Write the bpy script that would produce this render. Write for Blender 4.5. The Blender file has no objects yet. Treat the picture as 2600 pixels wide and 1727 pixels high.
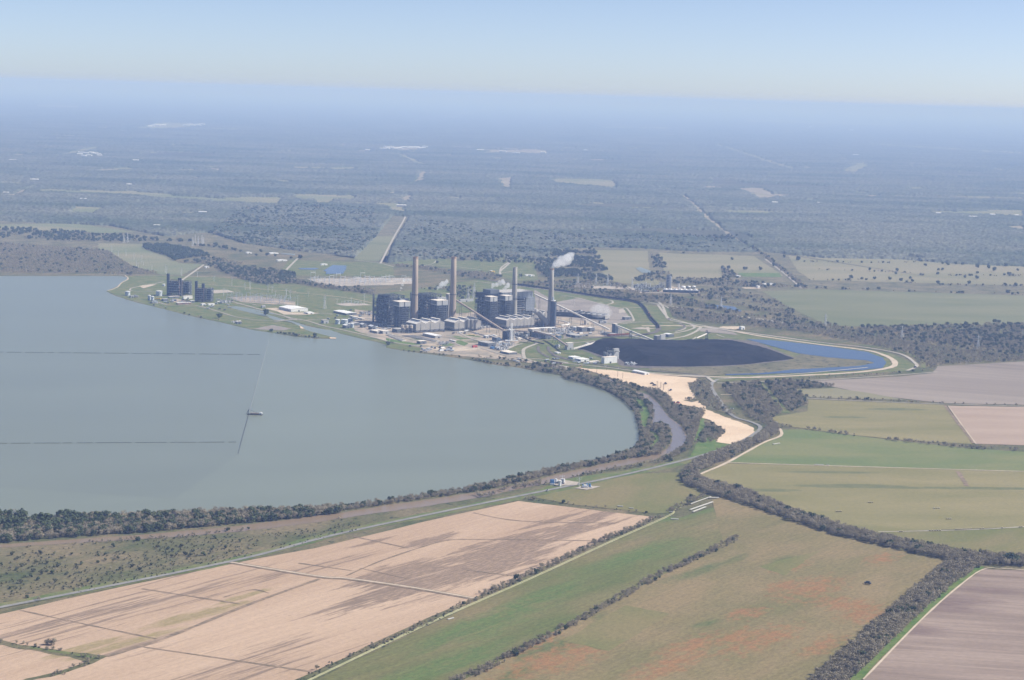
import bpy, bmesh, math, random
import numpy as np
from mathutils import Vector, Matrix
random.seed(7); rng = np.random.default_rng(7)
S = bpy.context.scene
R = math.radians
# ---------------------------------------------------------------- camera
CAM_H, FPX, YH, ROLL = 642.0, 4700.0, 240.0, math.atan(77/2600)
_c, _s = math.cos(ROLL), math.sin(ROLL)
PITCH = math.atan((863.5-YH)*_c/FPX)
cam = bpy.data.objects.new('camera', bpy.data.cameras.new('camera'))
S.collection.objects.link(cam)
cam.data.sensor_width = 36; cam.data.lens = 36*FPX/2600
cam.data.clip_start = 1; cam.data.clip_end = 400000
cam.matrix_world = Matrix.Translation((0, 0, CAM_H)) @ Matrix.Rotation(math.pi/2-PITCH, 4, 'X') @ Matrix.Rotation(ROLL, 4, 'Z')
S.camera = cam
# ---------------------------------------------------------------- light
SUN_EL, SUN_AZ = 42.0, 3.0            # azimuth measured from +X towards +Y: the sun stands to the right
w = bpy.data.worlds.new('World'); S.world = w; w.use_nodes = True
nt = w.node_tree; bg = nt.nodes['Background']
sky = nt.nodes.new('ShaderNodeTexSky'); sky.sky_type = 'NISHITA'; sky.sun_disc = False
sky.sun_elevation = R(SUN_EL); sky.sun_rotation = R(90-SUN_AZ)
sky.altitude = 600; sky.air_density = 0.45; sky.dust_density = 0.72; sky.ozone_density = 0.4
wb = nt.nodes.new('ShaderNodeMix'); wb.data_type = 'RGBA'; wb.blend_type = 'MULTIPLY'; wb.inputs[0].default_value = 1   # white balance of the photo
wb.inputs[7].default_value = (1.0, .965, .99, 1); nt.links.new(sky.outputs[0], wb.inputs[6]); nt.links.new(wb.outputs[2], bg.inputs[0]); bg.inputs[1].default_value = 0.102
sd = Vector((math.cos(R(SUN_EL))*math.cos(R(SUN_AZ)), math.cos(R(SUN_EL))*math.sin(R(SUN_AZ)), math.sin(R(SUN_EL))))
sl = bpy.data.lights.new('sun', 'SUN'); sl.energy = 4.3; sl.angle = R(0.53); sl.color = (1, .965, .92)
so = bpy.data.objects.new('sun', sl); S.collection.objects.link(so)
so.location = (3000, 0, 3000); so.rotation_euler = sd.to_track_quat('Z', 'Y').to_euler()
S.view_settings.view_transform = 'Standard'; S.view_settings.look = 'None'
S.view_settings.exposure = 0.55; S.view_settings.gamma = 1
S.cycles.max_bounces = 5; S.cycles.diffuse_bounces = 2; S.cycles.volume_bounces = 2
HAZE_D, HAZE_C = 5.7e-5, (.38, .55, 1.0)
# ---------------------------------------------------------------- pixel of the photo (2600 wide) -> point at height z
def P(px, py, z=0.0):
    dx, dy = px-1300, py-863.5
    u = dx*_c+dy*_s; v = -dx*_s+dy*_c
    fw = math.cos(PITCH)-v/FPX*math.sin(PITCH); dn = math.sin(PITCH)+v/FPX*math.cos(PITCH)
    t = (CAM_H-z)/max(dn, 1e-4)
    return Vector((u/FPX*t, fw*t, z))
def pix(x, y, z):                       # the inverse, arrays allowed
    dz = CAM_H-z
    f = y*math.cos(PITCH)+dz*math.sin(PITCH); v = (dz*math.cos(PITCH)-y*math.sin(PITCH))/f*FPX; u = x/f*FPX
    return 1300+u*_c-v*_s, 863.5+u*_s+v*_c
ZR = dict(A=(900,600,.21177), B=(1200,600,.21177), C=(250,600,.21177), D=(600,650,.16942), E=(1350,750,.21177),
          F=(0,860,.3699), G=(800,860,.38119), H=(1650,800,.40808), I=(0,1200,.42355), J=(800,1200,.42355),
          K=(1700,1200,.38119), L=(0,200,.38119), M=(800,200,.38119), N=(1700,200,.38119), O=(1500,600,.23295),
          Q=(2000,600,.25413), W=(0,0,1.10123), X=(0,0,1), a=(930,720,.08929), b=(1100,720,.08929), c=(1260,720,.08929),
          d=(1420,720,.08929), e=(1200,820,.10204), f=(980,820,.10165), g=(360,670,.10165), h=(1580,660,.09318))
def Z(k, *p):                           # points read off an enlarged crop of the photo
    ox, oy, s = ZR[k]
    return [(ox+p[i]*s, oy+p[i+1]*s) for i in range(0, len(p), 2)]
def Z1(k, x, y): return Z(k, x, y)[0]
# ---------------------------------------------------------------- bookkeeping
def link(o, parent=None):
    S.collection.objects.link(o)
    if parent is not None: o.parent = parent
    return o
def tag(o, label=None, cat=None, group=None, kind=None):
    if label: o['label'] = label
    if cat: o['category'] = cat
    if group: o['group'] = group
    if kind: o['kind'] = kind
    return o
def thing(name, label, cat, loc, rz=0, group=None):
    o = bpy.data.objects.new(name, None); link(o)
    o.location = loc; o.rotation_euler = (0, 0, rz); o.empty_display_size = 5
    return tag(o, label, cat, group)
def copy_tree(o, parent=None):
    c = o.copy(); link(c); c.parent = parent
    for ch in [q for q in o.children]: copy_tree(ch, c)
    return c
class MB:
    def __init__(s): s.v = []; s.f = []
    def add(s, vs, fs):
        n = len(s.v); s.v += [tuple(v) for v in vs]; s.f += [tuple(i+n for i in f) for f in fs]; return s
    def box(s, x0, x1, y0, y1, z0, z1):
        return s.add([(x0,y0,z0),(x1,y0,z0),(x1,y1,z0),(x0,y1,z0),(x0,y0,z1),(x1,y0,z1),(x1,y1,z1),(x0,y1,z1)],
                     [(0,3,2,1),(4,5,6,7),(0,1,5,4),(1,2,6,5),(2,3,7,6),(3,0,4,7)])
    def bar(s, a, b, w=1.0, h=None):
        a = Vector(a); b = Vector(b); h = h or w; d = (b-a)
        if d.length < 1e-6: return s
        d.normalize(); up = Vector((0,0,1)) if abs(d.z) < .95 else Vector((1,0,0))
        x = d.cross(up).normalized()*w/2; y = x.cross(d).normalized()*h/2
        vs = [p+i*x+j*y for p in (a, b) for i, j in ((-1,-1),(1,-1),(1,1),(-1,1))]
        return s.add(vs, [(0,1,2,3),(7,6,5,4),(0,4,5,1),(1,5,6,2),(2,6,7,3),(3,7,4,0)])
    def cyl(s, x, y, z0, z1, r0, r1=None, n=16, cap=True):
        return s.lathe(x, y, [(r0, z0), (r0 if r1 is None else r1, z1)], n, cap)
    def lathe(s, x, y, prof, n=16, cap=True):
        vs = []; fs = []
        for r, z in prof:
            vs += [(x+r*math.cos(2*math.pi*i/n), y+r*math.sin(2*math.pi*i/n), z) for i in range(n)]
        for k in range(len(prof)-1):
            fs += [(k*n+i, k*n+(i+1) % n, (k+1)*n+(i+1) % n, (k+1)*n+i) for i in range(n)]
        if cap: fs += [tuple(range(n-1, -1, -1)), tuple((len(prof)-1)*n+i for i in range(n))]
        return s.add(vs, fs)
    def tube(s, pts, r, n=8):
        pts = [Vector(p) for p in pts]; vs = []; fs = []
        for k, p in enumerate(pts):
            d = (pts[min(k+1, len(pts)-1)]-pts[max(k-1, 0)]).normalized()
            up = Vector((0,0,1)) if abs(d.z) < .95 else Vector((1,0,0))
            x = d.cross(up).normalized(); y = x.cross(d)
            vs += [p+r*(math.cos(2*math.pi*i/n)*x+math.sin(2*math.pi*i/n)*y) for i in range(n)]
        for k in range(len(pts)-1):
            fs += [(k*n+i, k*n+(i+1) % n, (k+1)*n+(i+1) % n, (k+1)*n+i) for i in range(n)]
        fs += [tuple(range(n-1, -1, -1)), tuple((len(pts)-1)*n+i for i in range(n))]
        return s.add(vs, fs)
    def gable(s, x0, x1, y0, y1, z0, z1, ov=.6, t=.35):   # a roof slab, ridge along x
        ym = (y0+y1)/2; sec = [(y0-ov, z0), (ym, z1), (y1+ov, z0), (y1+ov, z0+t), (ym, z1+t), (y0-ov, z0+t)]
        n = 6; vs = [(x0-ov, y, z) for y, z in sec]+[(x1+ov, y, z) for y, z in sec]
        return s.add(vs, [(0,5,4,1),(1,4,3,2),(n,n+1,n+4,n+5),(n+1,n+2,n+3,n+4)]+[(i, (i+1) % n, n+(i+1) % n, n+i) for i in range(n)])
    def house(s, x0, x1, y0, y1, z0, z1, zr):             # walls with gable ends, ridge along x
        ym = (y0+y1)/2
        return s.add([(x0,y0,z0),(x1,y0,z0),(x1,y1,z0),(x0,y1,z0),(x0,y0,z1),(x1,y0,z1),(x1,y1,z1),(x0,y1,z1),(x0,ym,zr),(x1,ym,zr)],
                     [(0,3,2,1),(0,1,5,4),(1,2,6,9,5),(2,3,7,6),(3,0,4,8,7),(4,5,9,8),(8,9,6,7)])
    def build(s, name, m, parent=None, smooth=False):
        me = bpy.data.meshes.new(name); me.from_pydata(s.v, [], s.f); me.update()
        bm = bmesh.new(); bm.from_mesh(me); bmesh.ops.recalc_face_normals(bm, faces=bm.faces); bm.to_mesh(me); bm.free()
        if smooth: me.polygons.foreach_set('use_smooth', [True]*len(me.polygons))
        me.materials.append(m)
        return link(bpy.data.objects.new(name, me), parent)
# ---------------------------------------------------------------- materials
MT = {}
def N(nt, t, **k):
    n = nt.nodes.new(t)
    for a, b in k.items(): setattr(n, a, b)
    return n
def newmat(name):
    m = bpy.data.materials.new(name); m.use_nodes = True; MT[name] = m
    return m, m.node_tree, m.node_tree.nodes['Principled BSDF']
def mixc(nt, fac, a, b, typ='MIX'):
    n = N(nt, 'ShaderNodeMix', data_type='RGBA', blend_type=typ)
    for s_, v in ((0, fac), (6, a), (7, b)):
        if hasattr(v, 'is_linked'): nt.links.new(v, n.inputs[s_])
        elif s_ == 0: n.inputs[0].default_value = v
        else: n.inputs[s_].default_value = (*v, 1)
    return n.outputs[2]
def ramp(nt, src, stops):
    n = N(nt, 'ShaderNodeValToRGB'); e = n.color_ramp.elements
    while len(e) < len(stops): e.new(.5)
    for i, (p, c) in enumerate(stops):
        e[i].position = p; e[i].color = (*c, 1) if hasattr(c, '__len__') else (c, c, c, 1)
    nt.links.new(src, n.inputs[0]); return n.outputs[0]
def mth(nt, op, a, b=None, c=None, clamp=False):
    n = N(nt, 'ShaderNodeMath', operation=op, use_clamp=clamp)
    for i, v in enumerate((a, b, c)):
        if v is None: continue
        if hasattr(v, 'is_linked'): nt.links.new(v, n.inputs[i])
        else: n.inputs[i].default_value = v
    return n.outputs[0]
def pos(nt, ang=0.0, sx=1.0, sy=1.0, off=(0, 0)):
    """world position, turned so that +x runs along ang (radians), then scaled"""
    g = N(nt, 'ShaderNodeNewGeometry')
    a = N(nt, 'ShaderNodeVectorMath', operation='SUBTRACT'); nt.links.new(g.outputs['Position'], a.inputs[0]); a.inputs[1].default_value = (off[0], off[1], 0)
    r = N(nt, 'ShaderNodeVectorRotate', rotation_type='Z_AXIS'); nt.links.new(a.outputs[0], r.inputs[0]); r.inputs['Angle'].default_value = -ang
    s_ = N(nt, 'ShaderNodeVectorMath', operation='MULTIPLY'); nt.links.new(r.outputs[0], s_.inputs[0]); s_.inputs[1].default_value = (sx, sy, sx)
    return s_.outputs[0]
def noise(nt, vec, scale, detail=5, rough=.6, dist=0.0):
    n = N(nt, 'ShaderNodeTexNoise'); nt.links.new(vec, n.inputs['Vector'])
    n.inputs['Scale'].default_value = scale; n.inputs['Detail'].default_value = detail
    n.inputs['Roughness'].default_value = rough; n.inputs['Distortion'].default_value = dist
    return n.outputs['Fac']
def gmat(name, c, c2, s=.012, ang=0.0, st=1.0, blobs=(), fine=.25, rough=.95, lo=.38, hi=.62, rows=None, spk=None):
    """soil and grass: two-tone noise, stretched st times along ang; blobs = (colour, [(px,py,rx,ry)], softness, noise scale, stretch)"""
    m, nt, b = newmat(name)
    v = pos(nt, ang, 1/st, 1)
    col = ramp(nt, noise(nt, v, s, 6, .62, .3), [(lo, c), (hi, c2)])
    for colr, pts, soft, ns, stx, *gn in blobs:
        nz = noise(nt, pos(nt, ang, 1/stx, 1), ns, 6, .68, .2); acc = None
        for px, py, rx, ry in pts:
            q = P(px, py); vv = pos(nt, ang, 1/rx, 1/ry, (q.x, q.y))
            l = N(nt, 'ShaderNodeVectorMath', operation='LENGTH'); nt.links.new(vv, l.inputs[0])
            k = mth(nt, 'SUBTRACT', 1.0, l.outputs['Value'], clamp=True)
            acc = k if acc is None else mth(nt, 'MAXIMUM', acc, k)
        f = mth(nt, 'ADD', mth(nt, 'MULTIPLY', acc, gn[0] if gn else .42), mth(nt, 'MULTIPLY', nz, 1.0))
        f = mth(nt, 'MULTIPLY', f, mth(nt, 'GREATER_THAN', acc, .001))
        f = ramp(nt, f, [(.64-soft, 0.0), (.64+soft, 1.0)])
        f = mth(nt, 'MULTIPLY', f, ramp(nt, noise(nt, pos(nt, ang, 1/max(2, stx*.6), 1), ns*6, 4, .75), [(.32, .35), (.56, 1.0)]))
        col = mixc(nt, f, col, colr)
    if rows:
        a, sp, amt = rows
        nr = noise(nt, pos(nt, a, .03, 1), 1/sp, 2, .5)
        col = mixc(nt, 1.0, col, ramp(nt, nr, [(.35, 1-amt), (.65, 1+amt*.6)]), 'MULTIPLY')
    if spk:
        cs, ss, th = spk
        col = mixc(nt, ramp(nt, noise(nt, pos(nt, ang, 1/max(1, st*.3), 1), ss, 3, .7), [(th, 0.0), (th+.05, 1.0)]), col, cs)
    fn = noise(nt, pos(nt, ang, .6, 1), .22, 3, .7)
    col = mixc(nt, 1.0, col, ramp(nt, fn, [(.3, 1-fine), (.7, 1+fine)]), 'MULTIPLY')
    nt.links.new(col, b.inputs['Base Color']); b.inputs['Roughness'].default_value = rough
    b.inputs['Specular IOR Level'].default_value = .1
    return m
def smat(name, c, rough=.6, metal=0.0, var=.18, s=.08, streak=None, spec=.3):
    """built surfaces: weathered paint, concrete, steel"""
    m, nt, b = newmat(name)
    o = N(nt, 'ShaderNodeTexCoord').outputs['Object']
    mp = N(nt, 'ShaderNodeMapping'); nt.links.new(o, mp.inputs[0])
    if streak: mp.inputs['Scale'].default_value = streak
    f = noise(nt, mp.outputs[0], s, 4, .65)
    col = mixc(nt, 1.0, c, ramp(nt, f, [(.3, 1-var), (.7, 1+var)]), 'MULTIPLY')
    nt.links.new(col, b.inputs['Base Color']); b.inputs['Roughness'].default_value = rough
    b.inputs['Metallic'].default_value = metal; b.inputs['Specular IOR Level'].default_value = spec
    return m
def wmat(name, c, rough=.12, bump=.25, s=.35, c2=None, spec=.5):
    m, nt, b = newmat(name)
    f = noise(nt, pos(nt, .3, .25, 1), .004, 4, .6, .5)
    nt.links.new(ramp(nt, f, [(.3, c), (.7, c2 or tuple(x*1.12 for x in c))]), b.inputs['Base Color'])
    b.inputs['Roughness'].default_value = rough; b.inputs['Specular IOR Level'].default_value = spec
    bp = N(nt, 'ShaderNodeBump'); bp.inputs['Strength'].default_value = bump; bp.inputs['Distance'].default_value = .5
    nt.links.new(noise(nt, pos(nt, .3, .5, 1), s, 3, .6), bp.inputs['Height']); nt.links.new(bp.outputs[0], b.inputs['Normal'])
    return m
# ---------------------------------------------------------------- flat sheets
ZC = [0]
def lift():                             # no two sheets ever share a plane
    ZC[0] += 1; return (ZC[0] % 28)*.004
def sheet(name, xy, z, m, kind='structure', label=None, cat=None):
    z += lift()
    me = bpy.data.meshes.new(name); me.from_pydata([(p[0], p[1], z) for p in xy], [], [tuple(range(len(xy)))]); me.update()
    bm = bmesh.new(); bm.from_mesh(me); bmesh.ops.triangulate(bm, faces=bm.faces)
    for f in bm.faces:
        if f.normal.z < 0: f.normal_flip()
    bm.to_mesh(me); bm.free(); me.materials.append(m)
    return tag(link(bpy.data.objects.new(name, me)), label, cat, None, kind)
def poly(name, pts, layer, m, jit=1.5, step=14, rnd=0, **k):
    """outline given in photo pixels; edges roughened a little"""
    w_ = [P(*p) for p in pts]
    for _ in range(rnd):
        w_ = [q for i in range(len(w_)) for q in (w_[i]*.75+w_[(i+1) % len(w_)]*.25, w_[i]*.25+w_[(i+1) % len(w_)]*.75)]
    out = []
    for i in range(len(w_)):
        a, b = w_[i], w_[(i+1) % len(w_)]; d = b-a; n = max(1, min(60, int(d.length/step)))
        nn = Vector((-d.y, d.x, 0)).normalized() if d.length > 0 else Vector((0,0,0))
        for j in range(n):
            out.append(a+d*j/n+nn*random.uniform(-jit, jit))
    return sheet(name, out, layer*.12, m, **k)
def smooth(w_, n=6):
    if len(w_) < 3: return w_
    out = []
    for i in range(len(w_)-1):
        p0 = w_[max(i-1, 0)]; p1 = w_[i]; p2 = w_[i+1]; p3 = w_[min(i+2, len(w_)-1)]
        for j in range(n):
            t = j/n; out.append(.5*((2*p1)+(p2-p0)*t+(2*p0-5*p1+4*p2-p3)*t*t+(3*p1-p0-3*p2+p3)*t**3))
    return out+[w_[-1]]
def road(name, pts, width, layer, m, jit=0.0, z=None, **k):
    w_ = smooth([P(*p[:2]) for p in pts]); L = []; Rr = []
    for i, p in enumerate(w_):
        d = w_[min(i+1, len(w_)-1)]-w_[max(i-1, 0)]; n = Vector((-d.y, d.x, 0)).normalized()
        ww = width/2+random.uniform(-jit, jit)
        L.append(p+n*ww); Rr.append(p-n*ww)
    zz = layer*.12+lift() if z is None else z; n = len(w_)
    me = bpy.data.meshes.new(name)
    me.from_pydata([(p.x, p.y, zz) for p in L+Rr], [], [(i, n+i, n+i+1, i+1) for i in range(n-1)]); me.update()
    me.materials.append(m)
    return tag(link(bpy.data.objects.new(name, me)), k.get('label'), k.get('cat'), None, 'structure')
# ================================================================ ground and fields
A54 = R(54); 
gmat('scrub', (.085,.10,.042), (.205,.165,.095), s=.014, ang=A54, st=2, fine=.35, lo=.35, hi=.65, spk=((.05,.06,.03), .06, .60))
gmat('farland', (.075,.08,.055), (.15,.14,.095), s=.0035, fine=.2, lo=.4, hi=.7, st=3)
gmat('grass', (.10,.138,.042), (.19,.18,.08), s=.03, fine=.25)
gmat('bright_grass', (.09,.155,.035), (.15,.19,.06), s=.03, fine=.25)
gmat('plough', (.425,.30,.205), (.52,.38,.27), s=.006, ang=A54, st=6, fine=.10, rows=(A54, 5, .055), blobs=[
    ((.235,.17,.12), [(1160,1462,330,75), (1290,1388,260,60), (1010,1462,190,50), (1450,1350,190,34), (1520,1312,150,26), (1400,1322,160,20), (1080,1375,80,22), (1240,1425,200,40), (960,1375,90,14)], .035, .05, 9, .34),
    ((.225,.165,.12), [(300,1545,330,75), (120,1590,220,50), (480,1500,200,45), (610,1680,190,50), (700,1460,120,24), (860,1430,130,24), (980,1500,160,30), (680,1700,170,40), (330,1650,120,26), (560,1430,160,20), (900,1530,160,24)], .035, .12, 26, .19),
    ((.30,.24,.12), [(480,1570,120,20), (330,1630,130,14), (640,1510,90,12), (200,1650,80,14)], .07, .03, 5)])
gmat('strip_green', (.125,.145,.048), (.215,.175,.085), s=.007, ang=A54, st=3, fine=.22, rows=(A54, 7, .08), blobs=[
    ((.115,.16,.05), [(1600,1420,170,45), (1230,1590,190,40), (1120,1690,150,40), (1760,1300,120,30), (1400,1510,140,30)], .12, .02, 4)])
gmat('orange_pasture', (.18,.16,.07), (.255,.195,.10), s=.008, ang=A54, st=2.2, fine=.22, rows=(A54, 6, .06), blobs=[
    ((.12,.14,.055), [(1580,1580,60,48), (1990,1430,60,26), (1780,1450,130,20), (1790,1585,40,14), (1500,1470,90,30), (1420,1640,90,24), (1310,1712,50,16)], .10, .02, 3),
    ((.30,.16,.075), [(2060,1495,110,44), (2000,1490,60,30), (2165,1540,50,90), (1895,1558,50,30), (1930,1625,110,36), (1860,1620,70,26), (1400,1680,110,50), (1480,1650,80,30), (1760,1640,90,30), (2200,1560,70,40), (2240,1420,60,24), (1340,1640,90,24), (2090,1640,70,24), (2010,1440,60,20), (1700,1690,120,30)], .11, .085, 1.6, .27)])
gmat('olive_field', (.205,.19,.08), (.275,.235,.115), s=.006, ang=.1, st=3, fine=.12, blobs=[
    ((.14,.15,.07), [(1950,1245,60,14), (2160,1235,140,18), (2280,1040,80,20), (2150,1060,60,14), (2100,1200,140,12), (2440,1240,180,14)], .10, .012, 3, .55)])
gmat('green_field', (.14,.18,.065), (.20,.205,.085), s=.008, ang=.1, st=3, fine=.12)
gmat('centre_field', (.145,.16,.055), (.22,.185,.085), s=.006, ang=A54, st=2, fine=.15)
gmat('pink_plough', (.36,.27,.205), (.42,.32,.25), s=.01, ang=.05, st=6, fine=.06)
gmat('dark_plough', (.225,.17,.135), (.33,.255,.205), s=.02, ang=-.12, st=9, fine=.1, rows=(-.12, 6, .10), blobs=[
    ((.20,.145,.125), [(2330,1530,130,70), (2300,1600,80,30), (2500,1500,60,20)], .12, .02, 6)])
gmat('mauve_plough', (.235,.195,.16), (.31,.26,.215), s=.005, ang=-.35, st=7, fine=.07, rows=(-.35, 22, .07))
gmat('pale_field', (.215,.205,.115), (.27,.24,.15), s=.003, ang=.2, st=3, fine=.06)
gmat('far_green', (.15,.165,.08), (.21,.205,.115), s=.003, ang=.1, st=3, fine=.08)
gmat('rough_grass', (.12,.12,.065), (.21,.18,.11), s=.012, fine=.3, spk=((.04,.045,.028), .05, .58))
gmat('sand', (.62,.47,.33), (.70,.55,.40), s=.012, fine=.06, rough=1)
gmat('yard', (.26,.235,.19), (.46,.37,.28), s=.022, fine=.22, lo=.42, hi=.6, blobs=[((.11,.125,.06), [(1200,868,60,40), (1130,880,40,20), (1060,862,30,30)], .1, .03, 1)])
gmat('gravel', (.38,.335,.28), (.48,.42,.35), s=.03, fine=.2)
gmat('dirt', (.48,.40,.30), (.58,.48,.37), s=.03, fine=.15)
gmat('asphalt', (.22,.215,.20), (.29,.28,.26), s=.04, fine=.1)
gmat('pale_road', (.38,.345,.29), (.46,.42,.35), s=.03, fine=.12)
gmat('track', (.36,.36,.19), (.46,.44,.25), s=.03, fine=.12)
gmat('ditch', (.19,.15,.105), (.30,.22,.155), s=.05, fine=.3)
gmat('verge', (.105,.15,.045), (.19,.18,.08), s=.02, fine=.25)
gmat('ash_field', (.24,.21,.18), (.33,.29,.25), s=.01, fine=.1)
gmat('rail_bed', (.12,.105,.10), (.19,.165,.15), s=.05, fine=.3)
gmat('coal', (.003,.003,.005), (.020,.019,.021), s=.012, fine=.5, rough=.85)
wmat('lake_water', (.19,.207,.142), rough=.28, bump=.5, s=.3)
wmat('lake_water_dark', (.175,.19,.132), rough=.28, bump=.5, s=.3)
wmat('blue_water', (.006,.022,.070), rough=.12, bump=.25, s=.3, spec=.18)
wmat('brown_water', (.25,.185,.12), rough=.25, bump=.3, s=.3, spec=.4)
wmat('river_water', (.185,.15,.125), rough=.25, bump=.3, s=.3)
M = MT
# one round sheet reaching past the horizon, finer near the middle
gv = []; gf = []; rr = [300, 900, 1800, 3200, 5200, 8000, 12000, 18000, 27000, 40000, 70000, 110000, 150000]
for r_ in rr: gv += [(r_*math.sin(R(a)), r_*math.cos(R(a)), 0) for a in range(0, 360, 6)]
gv.append((0, 0, 0)); n_ = 60
for k in range(len(rr)-1): gf += [(k*n_+i, (k+1)*n_+i, (k+1)*n_+(i+1) % n_, k*n_+(i+1) % n_) for i in range(n_)]
gf += [(len(gv)-1, i, (i+1) % n_) for i in range(n_)]
g_ = MB().add(gv, gf).build('ground', M['scrub']); tag(g_, kind='structure')
for f_ in g_.data.polygons:
    if f_.normal.z < 0: g_.data.flip_normals(); break
g_.data.materials.append(M['farland'])
for f_ in g_.data.polygons:
    if f_.center.length > 8200: f_.material_index = 1
# lake
lake = (Z('C', -2500,478, 0,478, 270,478, 335,490, 350,515, 270,560, 230,600, 90,660, 200,715, 300,745, 380,790, 560,820, 750,860, 1000,930, 1200,985, 1460,1030, 1640,1080, 1880,1130, 2100,1160)
    + Z('D', 650,1172, 900,1212, 1200,1240, 1500,1245, 1390,1205, 1250,1170, 1050,1115, 990,1075, 940,1050, 830,1000, 740,970, 560,955, 480,915, 330,880, 0,812)
    + Z('C', 1900,950, 1650,890, 1560,850, 1620,838, 1800,880) + Z('D', 0,768, 250,822, 500,890, 740,960, 850,985, 1050,1050, 1200,1085, 1400,1115, 1560,1165, 1800,1225, 2100,1290, 2240,1330, 2250,1385)
    + Z('f', 30,625, 360,685, 560,712, 850,757, 1080,787, 1400,827, 1700,867, 2000,917, 2361,972)
    + Z('e', 400,1022, 800,1077, 1100,1105, 1400,1170, 1800,1240, 2100,1300, 2352,1350)
    + Z('E', 350,975, 600,1045, 850,1125, 1000,1205) + Z('G', 2065,420, 2125,490, 2150,570, 2162,640, 2160,700, 2100,750, 1950,800, 1800,830, 1600,865, 1400,910, 1200,960, 1000,1000, 800,1036, 600,1070, 400,1098, 250,1125, 100,1140, 0,1135)
    + Z('W', 440,1190, 300,1205, 150,1215, -300,1225))
poly('lake', lake, .5, M['lake_water'], jit=1.2, step=20)
poly('water', Z('C', -2500,480, 265,480, 335,495, 345,512, 265,560, 225,600, 88,662, 200,718, 300,748, 560,823, 750,863, 1000,933, 1460,1033, 1880,1133)+Z('D', 490,1165)+Z('X', 677,858, 642,1035, 607,1152)+Z('F', 1200,1100, 0,1020, -700,1020), 1, M['lake_water_dark'], jit=.3, step=40)
# levee bank rip-rap along the far shore
road('shore_path', Z('C', -300,466, 250,468, 330,480, 352,515, 275,560, 225,612, 110,655), 4, 3, M['dirt'])
# --- near fields
poly('ploughed_field', Z('I', -300,940, 0,850, 600,715, 1500,525)+Z('J', 0,455, 700,285, 1220,172, 1620,220, 2050,270, 1650,470, 1240,640, 950,760, 480,980, 0,1195, -300,1320)+Z('X', 200,1800, -200,1800), 3, M['plough'], jit=.8, step=25)
poly('drainage_strip', Z('I', -100,985, 130,1035, 330,1065, 640,1100, 560,1150, 380,1205, 150,1260, 100,1260, 230,1220, 440,1165, 520,1135, 420,1105, 180,1068, -100,1020), 4, M['scrub'], jit=2.5, step=12)
road('grass_verge', Z('I', 180,1052, 330,1075, 500,1100, 560,1118), 7, 6, M['verge'], jit=1.5)
for pts_, wd, mm in ((Z('I', 860,1048, 1880,1198), 3.4, 'ditch'), (Z('I', 110,825, 480,905, 940,1000), 3, 'ditch'), (Z('I', 850,698, 1150,745, 1440,790), 4, 'ditch'),
    (Z('I', 640,1105, 1000,990, 1500,790, 1915,640), 6, 'ditch'), (Z('I', 1340,750, 1510,705, 1610,725), 3, 'ditch'),
    (Z('J', 190,620, 400,530, 700,430, 840,402), 3.4, 'ditch'), (Z('J', 840,402, 1300,405, 1900,415), 2.5, 'ditch'),
    (Z('J', 230,385, 560,455), 2.8, 'ditch'), (Z('J', 950,243, 1230,292, 1800,305), 2.8, 'ditch'), (Z('J', -100,545, 220,590), 2.8, 'ditch'), (Z('J', 900,585, 1240,628), 3, 'ditch'),
    (Z('J', 270,575, 560,640), 2.5, 'ditch')):
    road('ditch', pts_, wd, 5, M[mm], jit=.9)
road('farm_track', Z('I', 1380,540, 1900,625)+Z('J', 200,640, 560,690, 960,760), 11, 6, M['ditch'])
road('farm_track', Z('I', 1382,540, 1900,623)+Z('J', 200,638, 560,688, 960,757), 4, 7, M['dirt'])
poly('green_strip_field', Z('J', 2100,262, 2180,275, 2420,200, 2500,420, 2361,470, 1850,740, 1440,950, 1000,1190, 700,1330, -100,1330, 0,1205, 480,985, 950,765, 1240,645), 4, M['strip_green'], jit=1, step=25)
poly('pasture', Z('K', 330,170, 480,208, 1100,418, 1860,590, 1380,985, 930,1390, 700,1550)+Z('X', 1000,1850, 1160,1735)+Z('J', 1000,1190, 1440,950, 1850,740, 2361,470, 2440,400, 2380,170), 5, M['orange_pasture'], jit=1, step=25)
road('farm_track', Z('J', -200,1315, 0,1222, 700,888, 1300,622, 1800,395, 2110,255), 17, 7, M['scrub'], jit=1.5)
for o_ in (-1.6, 1.6):
    road('wheel_track', [(x+o_*.8, y+o_*.5) for x, y in Z('J', -200,1325, 0,1232, 700,900, 1300,635, 1800,405, 2120,262)]+Z('K', 30,255, 80,235), 1.9, 8, M['track'])
poly('pasture_patch', Z('J', 1480,1010, 1860,800, 2130,850, 1760,1075), 6, M['centre_field'], jit=1.5)
poly('pasture_patch', Z('K', 590,625, 850,560, 1010,520, 760,690), 6, M['centre_field'], jit=2)
poly('ploughed_field', Z('K', 2095,645, 2361,655, 2700,670, 2700,1700, 1000,1700, 1290,1382, 1700,960, 1950,740), 5, M['dark_plough'], jit=1, step=20)
road('grass_verge', Z('K', 1120,1500, 1260,1360, 1660,970, 1900,750, 2080,628), 10, 6, M['bright_grass'], jit=1.5)
road('wheel_track', Z('K', 1290,1382, 1700,962, 1950,742, 2090,648, 2200,642, 2361,652), 2.5, 8, M['dirt'], jit=.4)
poly('meadow', Z('H', 300,1000, 480,925, 1000,937, 2328,977, 2700,990, 2700,1315, 2328,1320, 1400,1352, 1150,1300, 600,1085, 430,1080), 4, M['olive_field'], jit=1, step=30)
poly('meadow', Z('H', 820,715, 940,712, 1400,767, 2000,832, 2328,852, 2700,870, 2700,988, 2328,975, 1000,935, 490,918, 700,800, 820,760), 4, M['green_field'], jit=1, step=30)
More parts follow.
